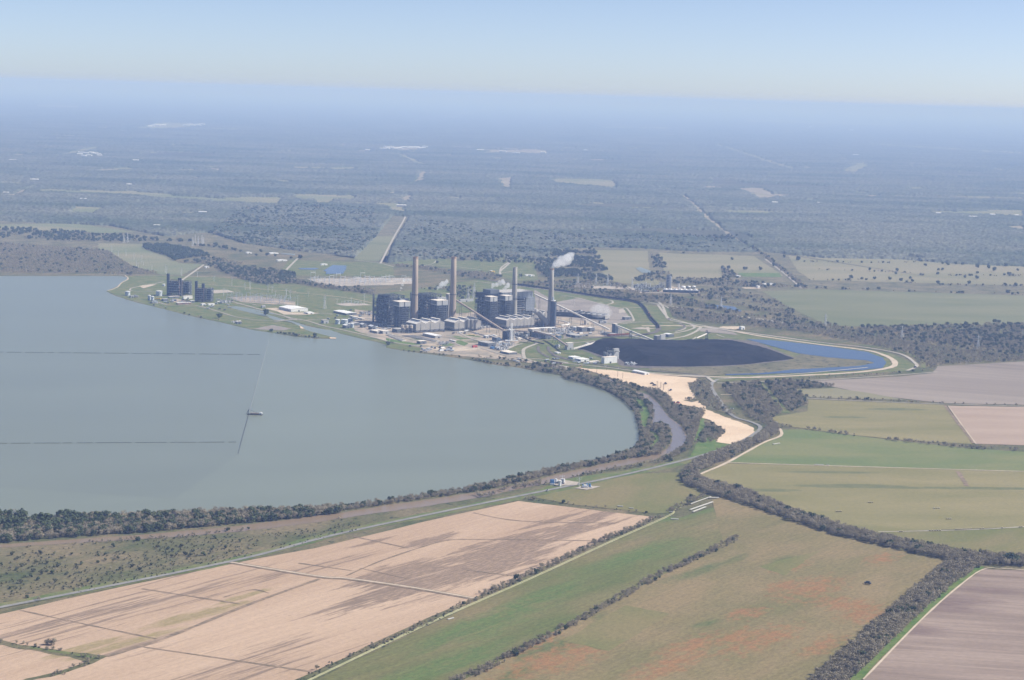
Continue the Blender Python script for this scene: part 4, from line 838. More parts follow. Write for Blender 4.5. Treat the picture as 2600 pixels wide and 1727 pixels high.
def tank(px, py, r, H, label, m='tank_grey', dome=False, g='storage tanks near the canal'):
    t = T('storage_tank', label, 'tank', px, py, g, 0)
    MB().lathe(0, 0, [(r, 0), (r, H)], 28).build('shell', MT[m], t)
    MB().lathe(0, 0, ([(r, H+.02), (r*.9, H+r*.22), (r*.6, H+r*.42), (.1, H+r*.5)] if dome else [(r+.2, H), (r+.2, H+.5), (.1, H+1.6)]), 28).build('roof', MT['roof_white' if m != 'dark_metal' else 'roof_grey'], t)
    b = MB()
    for i in range(14): a = i*.11; b.bar(((r+.3)*math.cos(a-2), (r+.3)*math.sin(a-2), H*i/14), ((r+.3)*math.cos(a-1.9), (r+.3)*math.sin(a-1.9), H*(i+1)/14), .7)
    b.build('stair', MT['steel'], t)
for zk, x, y, r, h_, lb in (('D',1517,1022,6.6,12.5,'slim grey-blue tank, leftmost of the canal side group'), ('D',1620,1018,9.6,12,'widest tank of the group by the canal'), ('D',1708,990,7,9.5,'low pale tank behind the group by the canal'),
    ('D',1692,1065,5.2,9.5,'short grey tank in front of the widest one'), ('D',1735,1075,5.2,11.5,'rightmost small tank of the canal group'),
    ('C',350,712,7.6,13,'lone dark grey tank on the lake point'), ('C',728,715,9.6,15,'broad pale tank left of the dark turbine block'), ('C',610,765,5,14,'grey tank by the lake edge beside the yellow pipe rack'), ('C',648,770,4.6,12,'smaller grey tank by the lake edge'),
    ('C',782,598,5,6,'small white tank behind the dark turbine block'), ('B',1225,1128,6,9,'dark oil tank left of the lit square tower')):
    tank(*Z1(zk, x, y), r, h_, lb)
# ---- plain buildings: (name, zoom, x, y of the near bottom corner, L, W, H, wall, roof, pitch, label[, turn])
BL = [('warehouse','D',820,841,72,56,8,'wall_white','roof_white',2.6,'largest white warehouse beside the canal road'),
 ('shed','D',1075,876,24,20,4,'wall_white','roof_white',.4,'low white shed in front of the largest warehouse'),
 ('warehouse','D',1650,892,73,34,5.5,'siding_dark','roof_white',1.6,'long white-roofed shed left of the first boiler house'),
 ('shed','D',1310,1016,15,16,9,'siding','roof_grey',.5,'grey box building beside the canal tanks'), ('shed','D',1890,962,72,8,4,'concrete','roof_light',.3,'long low wall-like shed behind the canal tanks'),
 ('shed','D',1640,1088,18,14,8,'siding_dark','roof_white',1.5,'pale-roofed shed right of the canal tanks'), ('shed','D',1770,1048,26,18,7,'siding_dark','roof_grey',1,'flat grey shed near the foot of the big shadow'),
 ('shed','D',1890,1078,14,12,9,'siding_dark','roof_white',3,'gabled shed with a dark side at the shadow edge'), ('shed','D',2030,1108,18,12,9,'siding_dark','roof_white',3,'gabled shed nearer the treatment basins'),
 ('shed','D',2110,1166,36,30,6,'siding','roof_light',.5,'wide pale roof in front of the first boiler house'), ('shed','a',475,1440,24,20,8,'siding','roof_light',.5,'blue-grey service building below the leftmost boiler house'),
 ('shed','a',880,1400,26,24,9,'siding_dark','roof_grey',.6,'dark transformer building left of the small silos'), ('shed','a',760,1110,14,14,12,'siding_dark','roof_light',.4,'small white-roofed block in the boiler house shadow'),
 ('shed','f',1230,392,60,21,7,'precip','roof_white',.6,'long white-roofed workshop facing the lake'), ('shed','f',850,535,16,20,7.5,'siding_dark','roof_light',.5,'blue-sided workshop nearest the lake road'),
 ('shed','f',1830,262,8,14,4,'concrete','roof_light',.3,'flat hut on the yard behind the lawns'), ('shed','f',1740,205,12,14,6,'siding','roof_light',.4,'small hut left of the tall silos'), ('shed','f',2180,625,6,13,5,'red_paint','red_paint',.4,'small bright red hut on the sand yard'),
 ('shed','f',1720,485,26,5,3,'concrete','roof_white',.3,'narrow white canopy between two lawns'), ('shed','f',1500,175,30,16,4,'siding_dark','roof_grey',.4,'low grey shed right of the gabled house'),
 ('shed','e',330,385,12,10,6,'siding','roof_white',.4,'white-topped hut in front of the tall silos'), ('shed','e',480,375,20,20,5,'tan_wall','roof_white',.4,'tan building with a white roof left of the scaffold tower'), ('shed','e',600,460,22,12,9,'blue_steel','roof_grey',2,'dark blue building left of the scaffold tower'),
 ('shed','e',390,598,46,24,9,'siding_dark','roof_grey',.6,'grey-green building beside the lake road'), ('shed','e',900,795,38,26,5,'siding_dark','roof_light',.5,'flat pale-roofed gatehouse by the junction'), ('shed','e',640,660,14,12,4,'wall_white','roof_white',.8,'white tent-like shed near the blue one'),
 ('shed','e',500,655,12,10,4,'blue_paint','blue_paint',.8,'small bright blue roof near the lake road'), ('shed','e',1480,345,20,26,20,'precip','roof_light',.5,'crusher house with a brown arched conveyor on it'), ('shed','e',1360,355,18,8,12,'siding_dark','roof_grey',.4,'dark annex left of the crusher house'),
 ('shed','e',1815,412,66,20,13,'siding_dark','roof_grey',.4,'long dark block right of the crusher house'), ('shed','e',2120,400,10,12,9,'blue_steel','roof_light',.4,'blue-grey block with a light roof right of the long dark block'), ('shed','e',1660,398,14,22,3,'concrete','roof_white',.3,'white-roofed hut below the long dark block'),
 ('shed','e',1140,430,10,20,4,'concrete','roof_light',.3,'low pale hut right of the scaffold tower'), ('shed','d',650,1385,26,16,13,'siding_dark','roof_light',.5,'dark-sided hall with a lit end left of the steel conveyor bridge'), ('shed','d',875,1378,14,16,11,'siding_dark','roof_white',1,'hall with a bright white end wall under the white conveyor'),
 ('shed','d',760,1180,10,12,13,'concrete','roof_light',.5,'pale transfer block with two openings under the white conveyor'), ('shed','d',1470,1500,26,20,6,'siding','roof_grey',.3,'grey low building left of the transfer tower'), ('shed','d',450,1550,40,22,6,'siding_dark','roof_grey',.3,'low dark shed in the yard below the white conveyor'),
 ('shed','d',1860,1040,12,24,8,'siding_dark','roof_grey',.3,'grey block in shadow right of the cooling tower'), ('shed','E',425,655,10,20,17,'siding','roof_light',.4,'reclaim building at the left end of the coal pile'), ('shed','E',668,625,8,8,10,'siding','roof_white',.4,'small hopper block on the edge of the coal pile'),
 ('shed','E',1020,828,0.1,.1,.1,'siding','roof_light',.1,None),
 ('shed','E',870,822,12,40,15,'wall_white','roof_light',.4,'big pale building in front of the coal pile'), ('shed','E',985,770,6,16,26,'siding','roof_grey',.4,'taller block behind the big pale building'), ('shed','E',500,770,22,22,5,'wall_white','roof_white',.5,'white office left of the pale coal building'), ('shed','E',590,800,26,26,6,'wall_white','roof_white',.5,'larger white office left of the pale coal building'),
 ('shed','E',700,815,12,30,3,'concrete','roof_light',.4,'low canopy right of the white offices'), ('shed','E',310,705,14,10,3,'wall_white','roof_white',.4,'small white cabin inside the rail loop'), ('shed','E',1355,958,46,14,5,'wall_white','roof_white',1.0,'long white open shed on the edge of the sand flat'),
 ('shed','E',1500,580,14,16,20,'siding_dark','roof_grey',.4,'grey head house at the top of the coal pile'), ('shed','E',1545,590,4,16,26,'siding','roof_light',.4,'tall slab-like house behind the head house'), ('shed','E',1620,590,12,18,6,'concrete','roof_light',.4,'low concrete block right of the head house'),
 ('shed','E',1640,505,22,20,8,'siding_dark','roof_white',1,'workshop with a white roof on the coal yard lawn'), ('shed','O',1640,1020,10,14,8,'wall_white','roof_white',.4,'white box building at the end of a sandy pad'),
 ('house','C',1780,208,14,22,4,'wall_white','roof_white',1.6,'white-roofed farm building left of two dark trees'), ('house','C',2060,215,16,36,4,'wall_white','roof_white',1.6,'long white farm building behind two dark trees'), ('house','C',2150,300,14,40,4,'wall_white','roof_white',1.6,'wide white barn on the grass by a pale drive'), ('house','C',1285,382,10,14,5,'wall_white','roof_white',1.6,'tiny white hut at the top of the straight pale road'),
 ('shed','C',950,822,10,44,5,'rust_steel','roof_white',.6,'long white-roofed shed in front of the dark turbine block'), ('shed','C',1020,755,8,30,9,'wall_white','roof_light',.5,'pale flat building between the two turbine blocks'), ('shed','C',850,745,10,34,5,'siding_dark','roof_light',.5,'low light roof below the left turbine block'), ('shed','C',780,780,14,16,6,'siding_dark','roof_grey',.4,'dark grey hut near the yellow pipe rack'),
 ('shed','C',1240,832,8,12,5,'wall_white','roof_white',.4,'white hut in front of the right turbine block'), ('shed','C',1320,830,8,20,4,'wall_white','roof_white',.4,'wider white hut in front of the right turbine block'), ('shed','C',1110,800,8,12,6,'siding_dark','roof_white',.5,'small workshop between the turbine blocks'), ('shed','C',1660,1055,6,14,7,'siding_dark','roof_light',.5,'pump house on the shore left of the canal mouth'), ('shed','C',1965,860,8,10,6,'siding','roof_grey',.4,'grey relay house beside the large warehouse'),
 ('house','D',1275,142,8,26,5,'wall_white','roof_white',1.2,'white shed beside the blue pond'), ('house','A',1645,435,14,14,5,'yellow','roof_light',1.4,'yellow-gabled shed on the lawn between chimneys'), ('house','A',2055,478,8,26,4,'wall_white','roof_white',1.2,'white house with trailers right of the grey chimney'), ('house','A',2115,482,8,16,5,'wall_white','roof_white',1.2,'second white house right of the grey chimney'),
 ('shed','X',1138,813,15,13,74,'precip','roof_light',.5,'tall pale transfer house between the second chimney and its boiler house'),
 ('shed','A',1270,790,10,50,7,'siding','roof_grey',.4,'grey roofs behind the second chimney'), ('house','O',1600,445,10,14,5,'wall_white','roof_white',1.2,'white cottage by a green paddock'), ('house','O',1890,535,10,46,5,'wall_white','roof_white',1.2,'long white farm building beside the diagonal road'), ('house','O',1820,570,8,10,9,'wall_white','roof_white',.6,'small white pump house on a sandy pad')]
bl_n = 0
for row in BL:
    nm, zk, x, y, L, W, H, wm, rm, pt, lb = row
    if lb is None: continue
    t = T(nm, lb, {'shed': 'building', 'warehouse': 'warehouse', 'house': 'house'}[nm], *Z1(zk, x, y), 'low buildings around the power station' if nm != 'house' else 'scattered farm buildings')
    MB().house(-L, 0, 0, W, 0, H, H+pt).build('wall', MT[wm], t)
    if pt > .45: MB().gable(-L, 0, 0, W, H+.05, H+pt+.05, .5, .3).build('roof', MT[rm], t)
    else: MB().box(-L-.3, .3, -.3, W+.3, H+pt+.02, H+pt+.5).build('roof', MT[rm], t)
    dw = min(5, W*.3); MB().box(.02, .16, W*.42, W*.42+dw, 0, min(H*.62, 4.5)).build('door', MT['window' if bl_n % 3 else 'siding_dark'], t)
    if L > 14:
        for j in range(int(min(8, L/8))): MB().box(-4-j*L/9-3, -4-j*L/9, -.16, -.02, H*.35, H*.7).build('window', MT['window'], t)
    bl_n += 1
# ---- conveyors
def conveyor(pts, wd, m, label, nb=6, group='covered conveyor bridges', ht=None):
    w_ = [P(*p) for p in pts]; o = w_[-1]
    t = thing('conveyor', label, 'conveyor', (o.x, o.y, 0), 0, group)
    l_ = [q-Vector((o.x, o.y, 0)) for q in w_]
    b = MB()
    for a, c in zip(l_, l_[1:]): b.bar(a, c, wd, ht or wd*.9)
    b.build('gallery', MT[m], t)
    tot = sum((c-a).length for a, c in zip(l_, l_[1:])); 
    for a, c in zip(l_, l_[1:]):
        k = max(1, round(nb*(c-a).length/tot))
        for i in range(k):
            p = a+(c-a)*(i+.5)/k
            if p.z < 6: continue
            f = MB(); d = (c-a).normalized(); n_2 = Vector((-d.y, d.x, 0)).normalized()*wd*.7
            for s_ in (-1, 1): f.bar(p+n_2*s_*1.6-Vector((0, 0, p.z)), p+n_2*s_*.5-Vector((0, 0, wd*.45)), .8)
            f.bar(p-Vector((0, 0, p.z*.5))+n_2, p-Vector((0, 0, p.z*.5))-n_2, .5); f.build('trestle', MT['steel'], t)
    return t
b2z = lambda k, x, y, z: (*Z1(k, x, y), z)
conveyor([b2z('b',660,480,62), b2z('b',1980,1325,22)], 4.6, 'gallery_brown', 'long brown conveyor gallery sloping down from the second chimney', 5)
conveyor([b2z('c',1085,305,70), b2z('d',1420,1310,7)], 4.0, 'gallery_white', 'long pale conveyor gallery sloping past the rightmost chimney', 7)
conveyor([b2z('E',1010,358,30), b2z('E',1480,548,14)], 4.2, 'gallery_white', 'pale conveyor gallery from the transfer tower to the coal pile', 4)
conveyor([b2z('E',1180,480,9), b2z('E',1490,560,8)], 3.4, 'gallery_white', 'low pale conveyor gallery just below the sloping one', 3)
conveyor([b2z('E',35,432,17), b2z('E',240,485,15), b2z('E',300,520,15), b2z('E',430,610,16)], 4.0, 'gallery_brown', 'brown bent conveyor gallery between crusher house and reclaim building', 6)
conveyor([b2z('e',1000,190,17), b2z('e',1380,210,19)], 3.2, 'gallery_brown', 'short brown conveyor gallery behind the scaffold tower', 2)
conveyor([b2z('e',1060,290,12), b2z('e',1460,450,7), b2z('e',1780,520,4)], 3.0, 'dark_metal', 'thin dark pipe bridge crossing the yard', 5)
conveyor([b2z('E',500,640,6), b2z('E',640,600,12), b2z('E',770,560,16)], 3.6, 'gallery_white', 'reclaim conveyor running up onto the coal pile', 2)
# transfer tower
t = T('transfer_tower', 'dark blue-sided transfer tower between the two pale conveyors', 'tower', *Z1('d', 1590, 1480))
MB().box(-14, 0, 0, 9, 0, 31).build('wall', MT['blue_steel'], t); MB().box(-14.4, .4, -.4, 9.4, 31, 31.6).build('roof', MT['roof_light'], t)
MB().house(-12, 0, 9.1, 24, 0, 14, 19).build('annex', MT['precip'], t); f = MB(); frame(f, -14.4, .4, -.4, 9.4, 0, 31, 2, 2, 6, .5); f.build('steel_frame', MT['steel'], t)
# ---- scrubber beside chimney four, ducts, scaffold tower
t = T('scrubber_tower', 'tall blue lattice scrubber tower standing against the rightmost chimney', 'tower', *Z1('c', 1660, 1262), None, R(-20))
MB().box(-14, -1, 1, 11, 0, 72).build('absorber', MT['blue_steel'], t); f = MB(); frame(f, -15, 0, 0, 12, 0, 75, 3, 2, 14, .5); f.build('steel_frame', MT['steel'], t)
MB().cyl(-9, 6, 74, 86, 3.2, 2.2).build('vent_stack', MT['tank_grey'], t); MB().box(-14, -3, -.5, 12.5, 75, 76).build('top_deck', MT['roof_white'], t)
c = MB(); clutter(c, -14, 0, 0, 12, 2, 70, 30, 1, 4, 5); c.build('pipework', MT['rust_steel'], t)
t = T('flue_duct', 'curved grey flue duct entering the foot of the rightmost chimney', 'duct', *Z1('c', 1500, 1240))
MB().tube([(-26,-30,42), (-22,-22,38), (-16,-14,28), (-8,-6,16), (-3,-2,8)], 7.5, 12).build('duct', MT['precip'], t); f = MB(); frame(f, -30, -8, -28, -10, 0, 20, 2, 2, 3, .8); f.build('support_frame', MT['steel'], t)
t = T('absorber_vessel', 'grey cylindrical vessel left of the blue scrubber tower', 'vessel', *Z1('c', 1310, 1225), None, 0)
MB().lathe(0, 0, [(5,0),(5,34),(3.5,38),(2,41)], 20).build('shell', MT['siding'], t); f = MB(); frame(f, -6, 6, -6, 6, 0, 34, 2, 2, 7, .5); f.build('access_frame', MT['steel'], t)
t = T('absorber_vessel', 'small blue-grey vessel right beside the grey cylindrical one', 'vessel', *Z1('c', 1410, 1200), None, 0)
MB().lathe(0, 0, [(4,0),(4,15),(2,18)], 18).build('shell', MT['tank_grey'], t); MB().lathe(0, 0, [(4.2,7),(4.6,7),(4.6,8),(4.2,8)], 18, False).build('platform', MT['steel'], t)
def pts_at(t, k, pl): 
    out = []
    for x, y, z in pl: a = lo(t, *Z1(k, x, y), z); out.append((a[0], a[1], z))
    return out
t = T('pipe_rack', 'white horizontal pipe in front of the rightmost chimney', 'pipe rack', *Z1('c', 1380, 1300))
MB().tube(pts_at(t, 'c', [(1080,1272,9), (1400,1262,9), (1660,1248,9)]), 1.7).build('pipe', MT['tank_white'], t)
f = MB(); [f.bar((x, y, 0), (x, y, 8), .8) for x, y, z in pts_at(t, 'c', [(1100,1272,9), (1250,1266,9), (1400,1262,9), (1550,1255,9), (1650,1250,9)])]; f.build('pipe_support', MT['steel'], t)
t = T('pipe_rack', 'pale bent duct curving round right of the scrubber tower', 'pipe rack', *Z1('c', 2090, 1230))
MB().tube(pts_at(t, 'c', [(1740,1040,16), (1950,1085,16), (2060,1130,15), (2070,1160,14), (1990,1180,13), (1850,1195,12)]), 2.1).build('pipe', MT['precip_roof'], t)
f = MB(); [f.bar((x, y, 0), (x, y, z-1), .9) for x, y, z in pts_at(t, 'c', [(1760,1045,16), (1950,1085,16), (2060,1135,15), (1990,1180,13), (1860,1195,12)])]; f.build('pipe_support', MT['steel'], t)
t = T('pipe_rack', 'bright white pipe lying in front of the scaffold tower', 'pipe rack', *Z1('e', 960, 450))
MB().tube(pts_at(t, 'e', [(810,438,4), (1130,438,4)]), 1.6).build('pipe', MT['tank_white'], t); MB().box(-14, -12, -12, -10, 0, 3).build('pipe_support', MT['concrete'], t)
t = T('scaffold_tower', 'blue steel coal silo tower with a white lift mast beside it', 'tower', *Z1('e', 925, 440))
MB().box(-13, -1, 1, 13, 0, 25).build('silo_block', MT['blue_steel'], t); f = MB(); frame(f, -14, 0, 0, 14, 0, 27, 3, 4, 5, .6); f.build('steel_frame', MT['steel_light'], t)
MB().box(-15, 1, -1, 15, 27, 28).build('top_deck', MT['steel_light'], t); MB().box(-30, -14, -3, 12, 0, 22).build('dark_hopper', MT['dark_metal'], t)
mx = lo(t, *Z1('e', 965, 450)); f = MB(); frame(f, mx[0]-1.7, mx[0]+1.7, mx[1]-1.7, mx[1]+1.7, 0, 46, 1, 1, 12, .6); f.build('lift_mast', MT['tank_white'], t)
MB().cyl(-8, 4, 28, 31.5, 2).build('vent_cowl', MT['tank_white'], t); MB().box(mx[0]-6, mx[0]-2, mx[1]-4, mx[1], 0, 21).build('stair_tower', MT['siding'], t)
mx = P(*Z1('e', 885, 655)); t = thing('steel_mast', 'slender white mast by the pale concrete yard', 'mast', (mx.x, mx.y, 0)); f = MB(); frame(f, -1.2, 1.2, -1.2, 1.2, 0, 24, 1, 1, 8, .6); f.build('lattice', MT['tank_white'], t); MB().box(-1.6, 1.6, -1.6, 1.6, 24, 24.8).build('mast_head', MT['steel'], t)
# ---- plant clutter: small process units, each a thing
def unit(px, py, L, W, H, seed, label, ms=('steel_light', 'boiler_casing', 'tank_white'), rz=RZ, g='small process units in the yard', n=12):
    t = T('process_unit', label, 'process unit', px, py, g, rz)
    f = MB(); frame(f, -L, 0, 0, W, 0, H, max(1, int(L/7)), max(1, int(W/7)), max(1, int(H/5)), .55); f.build('steel_frame', MT[ms[0]], t)
    r_ = random.Random(seed)
    for k, nm in ((1, 'equipment'), (2, 'vessel')):
        b = MB()
        for _ in range(n):
            x = -r_.uniform(0, L); y = r_.uniform(0, W); s_ = r_.uniform(.8, 3.2); z = r_.uniform(0, H*.7)
            if k == 2: b.cyl(x, y, z*.4, z*.4+s_*2.2, s_*.6, n=10)
            else: b.box(x-s_, x+s_, y-s_, y+s_, z, z+s_*1.3)
        b.build(nm, MT[ms[k]], t)
    return t
UN = [('e',1150,330,28,18,10,'behind the white lift mast'), ('e',1290,400,22,14,12,'left of the crusher house'), ('c',1560,1400,60,40,7,'below the white horizontal pipe'), ('c',1900,1400,40,34,8,'right of the scrubber foot'), ('c',2140,1340,24,24,7,'under the pale bent duct'),
 ('c',1250,1240,26,22,16,'at the foot of the low precipitator'), ('c',980,1230,22,20,10,'in front of the four-gabled house'), ('e',780,600,46,34,9,'beside the pale concrete yard'), ('e',700,700,26,22,9,'above the flat gatehouse roof'), ('e',560,540,20,16,8,'behind the grey-green building'),
 ('f',1380,560,18,26,6,'beside the blue-sided workshop'), ('f',2300,150,20,18,9,'at the foot of the tall silos'), ('b',1400,1290,24,26,7,'under the brown conveyor'), ('b',560,1330,20,14,12,'left of the dark house under the second chimney'), ('d',250,1500,30,30,6,'in the yard left of the dark-sided hall'),
 ('d',1280,1460,26,20,6,'near the transfer tower'), ('d',1200,1150,20,20,9,'below the pale-ended cooling tower'), ('C',640,810,22,20,8,'on the lake edge left of the dark turbine block'), ('C',390,740,20,24,6,'on the lake point pier'), ('C',1480,810,20,30,9,'right of the right turbine block'), ('C',1620,1045,12,24,5,'at the shore pump house'),
 ('D',1900,890,20,30,8,'left of the first boiler house'), ('a',380,1230,20,24,7,'under the big shadow'), ('e',2100,620,14,12,4,'inside the rail loop'), ('E',1170,845,14,20,5,'at the front foot of the coal pile'), ('E',900,740,14,14,12,'stacker base behind the big pale building')]
for i, (zk, x, y, L, W, H, lb) in enumerate(UN):
    unit(*Z1(zk, x, y), L, W, H, 200+i, f'cluttered steel process unit {lb}', [('steel_light','boiler_casing','tank_white'),('steel','siding','tank_grey'),('steel_light','siding_dark','siding'),('blue_steel','siding','tank_white')][i % 4])
# ---- treatment basins with parallel channels
for i, q_ in enumerate((Z('f', 0,310, 90,295, 490,450, 400,470), Z('f', 400,330, 700,325, 1330,465, 1240,480))):
    cpt = [P(*q) for q in q_]; cc = sum(cpt, Vector())/4
    t = thing('treatment_basin', ('long dark basin with parallel walls near the lake edge', 'second dark basin beside the long white-roofed workshop')[i], 'basin', (cc.x, cc.y, 0), 0, 'treatment basins'); l_ = [q-cc for q in cpt]
    MB().add([(q.x, q.y, 1.2) for q in l_], [(0,1,2,3)]).build('water_surface', MT['blue_water'], t)
    b = MB()
    for k in range(7):
        s_ = k/6; a = l_[0]*(1-s_)+l_[1]*s_; c = l_[3]*(1-s_)+l_[2]*s_; b.bar((a.x, a.y, 1.2), (c.x, c.y, 1.2), .9, 2.4)
    b.bar((l_[0].x,l_[0].y,1.2), (l_[1].x,l_[1].y,1.2), 1, 2.4); b.bar((l_[2].x,l_[2].y,1.2), (l_[3].x,l_[3].y,1.2), 1, 2.4); b.build('channel_wall', MT['concrete'], t)
# ---- cooling towers
def ctower(px, py, L, W, H, n, label, rz=RZ, wm='dark_core', em='precip', fan='siding_dark', two=True, rf='roof_grey'):
    t = T('cooling_tower', label, 'cooling tower', px, py, 'long cooling towers', rz)
    MB().box(-L, 0, 0, W, 3, H).build('casing', MT[wm], t); MB().box(-L+1, -1, 1, W-1, 0, 3).build('basin', MT['dark_metal'], t)
    MB().box(.02, .5, -.2, W+.2, 3, H+.5).build('end_wall', MT[em], t); MB().box(-L-.4, .4, -.4, W+.4, H, H+.6).build('deck', MT[rf], t)  # end coloured paler than the casing, as sunlit end against shaded long side
    lv = MB()
    for k in range(4): lv.box(-L, 0, -.45, -.05, 4+k*(H-5)/4, 4.5+k*(H-5)/4)
    for k in range(int(L/9)): lv.box(-L+k*9, -L+k*9+.6, -.5, -.06, 3, H)
    lv.build('louvre', MT['siding_dark'], t)
    for i in range(n):
        x = -L+(i+.5)*L/n
        for y in ((W*.5,) if not two else (W*.28, W*.74)):
            r = min(L/n*.38, W*(.36 if not two else .2))
            MB().lathe(x, y, [(r, H+.5), (r*.88, H+2), (r*.95, H+4.4), (r*.86, H+4.4), (r*.8, H+1.2)], 18, False).build('fan_cowl', MT[fan], t)
    return t
ctower(*Z1('d', 1300, 1045), 112, 30, 13, 6, 'cooling tower with an end wall in a pale sunlit tone and thin steam over it', R(-30))
ctower(*Z1('d', 590, 968), 10, 64, 14, 1, 'dark cooling tower behind the pale conveyor', R(-8), two=False)
ctower(*Z1('d', 560, 962), 95, 14, 14, 8, 'longer dark cooling tower with a row of fans left of the steaming one', R(-3), two=False)
ctower(*Z1('h', 2070, 918), 118, 15, 10, 7, 'blue-grey cooling tower with seven pale fan cones at the chemical plant', R(1.5), 'blue_steel', 'blue_steel', 'roof_white', False, 'roof_white')
# ---- chemical plant to the right
for i, (x, y, r) in enumerate(((1660,790,8.2), (1815,786,6.6), (1950,784,6.6))): tank(*Z1('h', x, y), r, 6.5, 'white domed tank, %s of three behind the blue-grey cooling tower' % ('largest, leftmost', 'middle', 'rightmost')[i], 'tank_white', True, 'white domed tanks')
silo(*Z1('h', 1535, 790), 2.2, 17, 'slender white silo left of the domed tanks', None, 'tank_white')
t = T('absorber_column', 'tall blue-grey absorber column block of the chemical plant', 'tower', *Z1('h', 1330, 775), None, 0)
MB().box(-16, -8, 0, 9, 0, 44).build('column', MT['boiler_casing'], t); MB().lathe(-3, 4, [(3.4,0),(3.4,38),(1.5,41)], 16).build('vessel', MT['tank_grey'], t)
f = MB(); frame(f, -17, 0, -1, 10, 0, 40, 3, 2, 8, .5); f.build('steel_frame', MT['steel_light'], t); MB().box(-11, -3, 2, 8, 41, 47).build('head_house', MT['siding'], t)
for i, (x, y, L, W, H) in enumerate(((520,850,22,26,12), (640,800,18,20,22), (760,790,16,18,18), (860,830,18,20,9), (1010,790,18,20,12), (1130,775,16,22,20), (430,760,16,20,10), (720,890,26,14,5), (560,730,20,18,9), (930,870,14,12,7))):
    unit(*Z1('h', x, y), L, W, H, 300+i, 'piping and vessels of the chemical plant, ' + ('by the sandy mound','under the flat white decks','below the crane boom top','left of the crane','right of the crane','against the tall column','beside the lattice pylon','in front of the piping','behind the white decks','at the crane base')[i], ('steel_light', 'siding_dark', 'steel_light'), R(-10), 'process units of the chemical plant', 9)
t = T('crawler_crane', 'lattice boom crane over the chemical plant', 'crane', *Z1('h', 960, 860), None, 0)
MB().box(-4, 4, -3, 3, 1, 4).build('cab', MT['red_paint'], t); MB().box(-5, 5, -4, 4, 0, 1.4).build('track', MT['dark_metal'], t)
e_ = P(*Z1('h', 775, 455), 48)-P(*Z1('h', 960, 860)); MB().bar((0,0,3), (e_.x, 0, 46), 1.0).build('boom', MT['gallery_white'], t); MB().bar((3,0,4), (e_.x*.9, 0, 43), .3).build('stay', MT['steel'], t)
poly('gravel_pad', Z('h', 120,730, 230,740, 340,790, 420,850, 330,860, 220,800), 6, M['gravel'], jit=1)
poly('gravel_pad', Z('h', 340,900, 1000,880, 1330,700, 1420,740, 2100,790, 2120,930, 1000,910, 600,910), 5, M['yard'], jit=1)
# ---- gas turbine blocks on the lake point
def gblock(px, py, L, W, H, label, seed, cols, casing=True, rz=R(-14)):
    t = T('turbine_block', label, 'turbine block', px, py, 'gas turbine blocks on the lake point', rz)
    if casing: MB().box(-L+3, -3, 3, W-3, 8, H*.82).build('boiler_casing', MT['dark_core'], t)
    f = MB(); frame(f, -L, 0, 0, W, 0, H*.9, 4, 3, 8, .8); f.build('steel_frame', MT['rust_steel' if cols else 'steel'], t)
    c = MB(); clutter(c, -L+1, 0, 0, W, 2, H*.85, 40, 2, 6, seed); c.build('ductwork', MT['boiler_casing'], t)
    c = MB(); clutter(c, -L+1, 0, -1, W, 4, H*.9, 20, 1, 4, seed+3); c.build('access_platforms', MT['steel_light'], t)
    d = MB()
    for z in np.linspace(10, H*.88, 6): d.box(-L-.6, .6, -1.6, 2, z, z+.6)
    d.build('floor_deck', MT['siding'], t)
    for x, y, r, h in cols: MB().box(x-r, x+r, y-r, y+r, 0, h).build('stack', MT['dark_metal'], t)
    return t
gblock(*Z1('g', 935, 815), 36, 22, 54, 'left dark turbine block with a tall square stack', 401, [(-38,3,3.4,68), (-4,6,2.2,56), (1,8,2.0,56)])
gblock(*Z1('g', 1180, 800), 24, 20, 50, 'grey lattice block right behind the left dark one', 411, [], True)
gblock(*Z1('g', 1535, 960), 24, 20, 46, 'right dark turbine block with two square stacks', 421, [(-24,3,3.2,62), (-2,4,3.4,56)])
gblock(*Z1('g', 1730, 960), 18, 18, 46, 'slim grey lattice block at the right of the turbine blocks', 431, [], True)
t = T('pipe_rack', 'yellow pipe rack beside the lake point tanks', 'pipe rack', *Z1('g', 470, 900), None, R(-8)); MB().box(-16, 0, 0, 6, 1.5, 4.5).build('pipework', MT['yellow'], t); MB().box(-15, -1, 1, 5, 0, 1.5).build('plinth', MT['concrete'], t)
t = T('pipe_rack', 'yellow pipes and crates on the yard behind the tall silos', 'pipe rack', *Z1('f', 2220, 325), None, R(-8)); MB().box(-18, 0, 0, 5, .6, 2.6).build('pipework', MT['yellow'], t); MB().box(-17, -1, 1, 4, 0, .6).build('plinth', MT['concrete'], t)
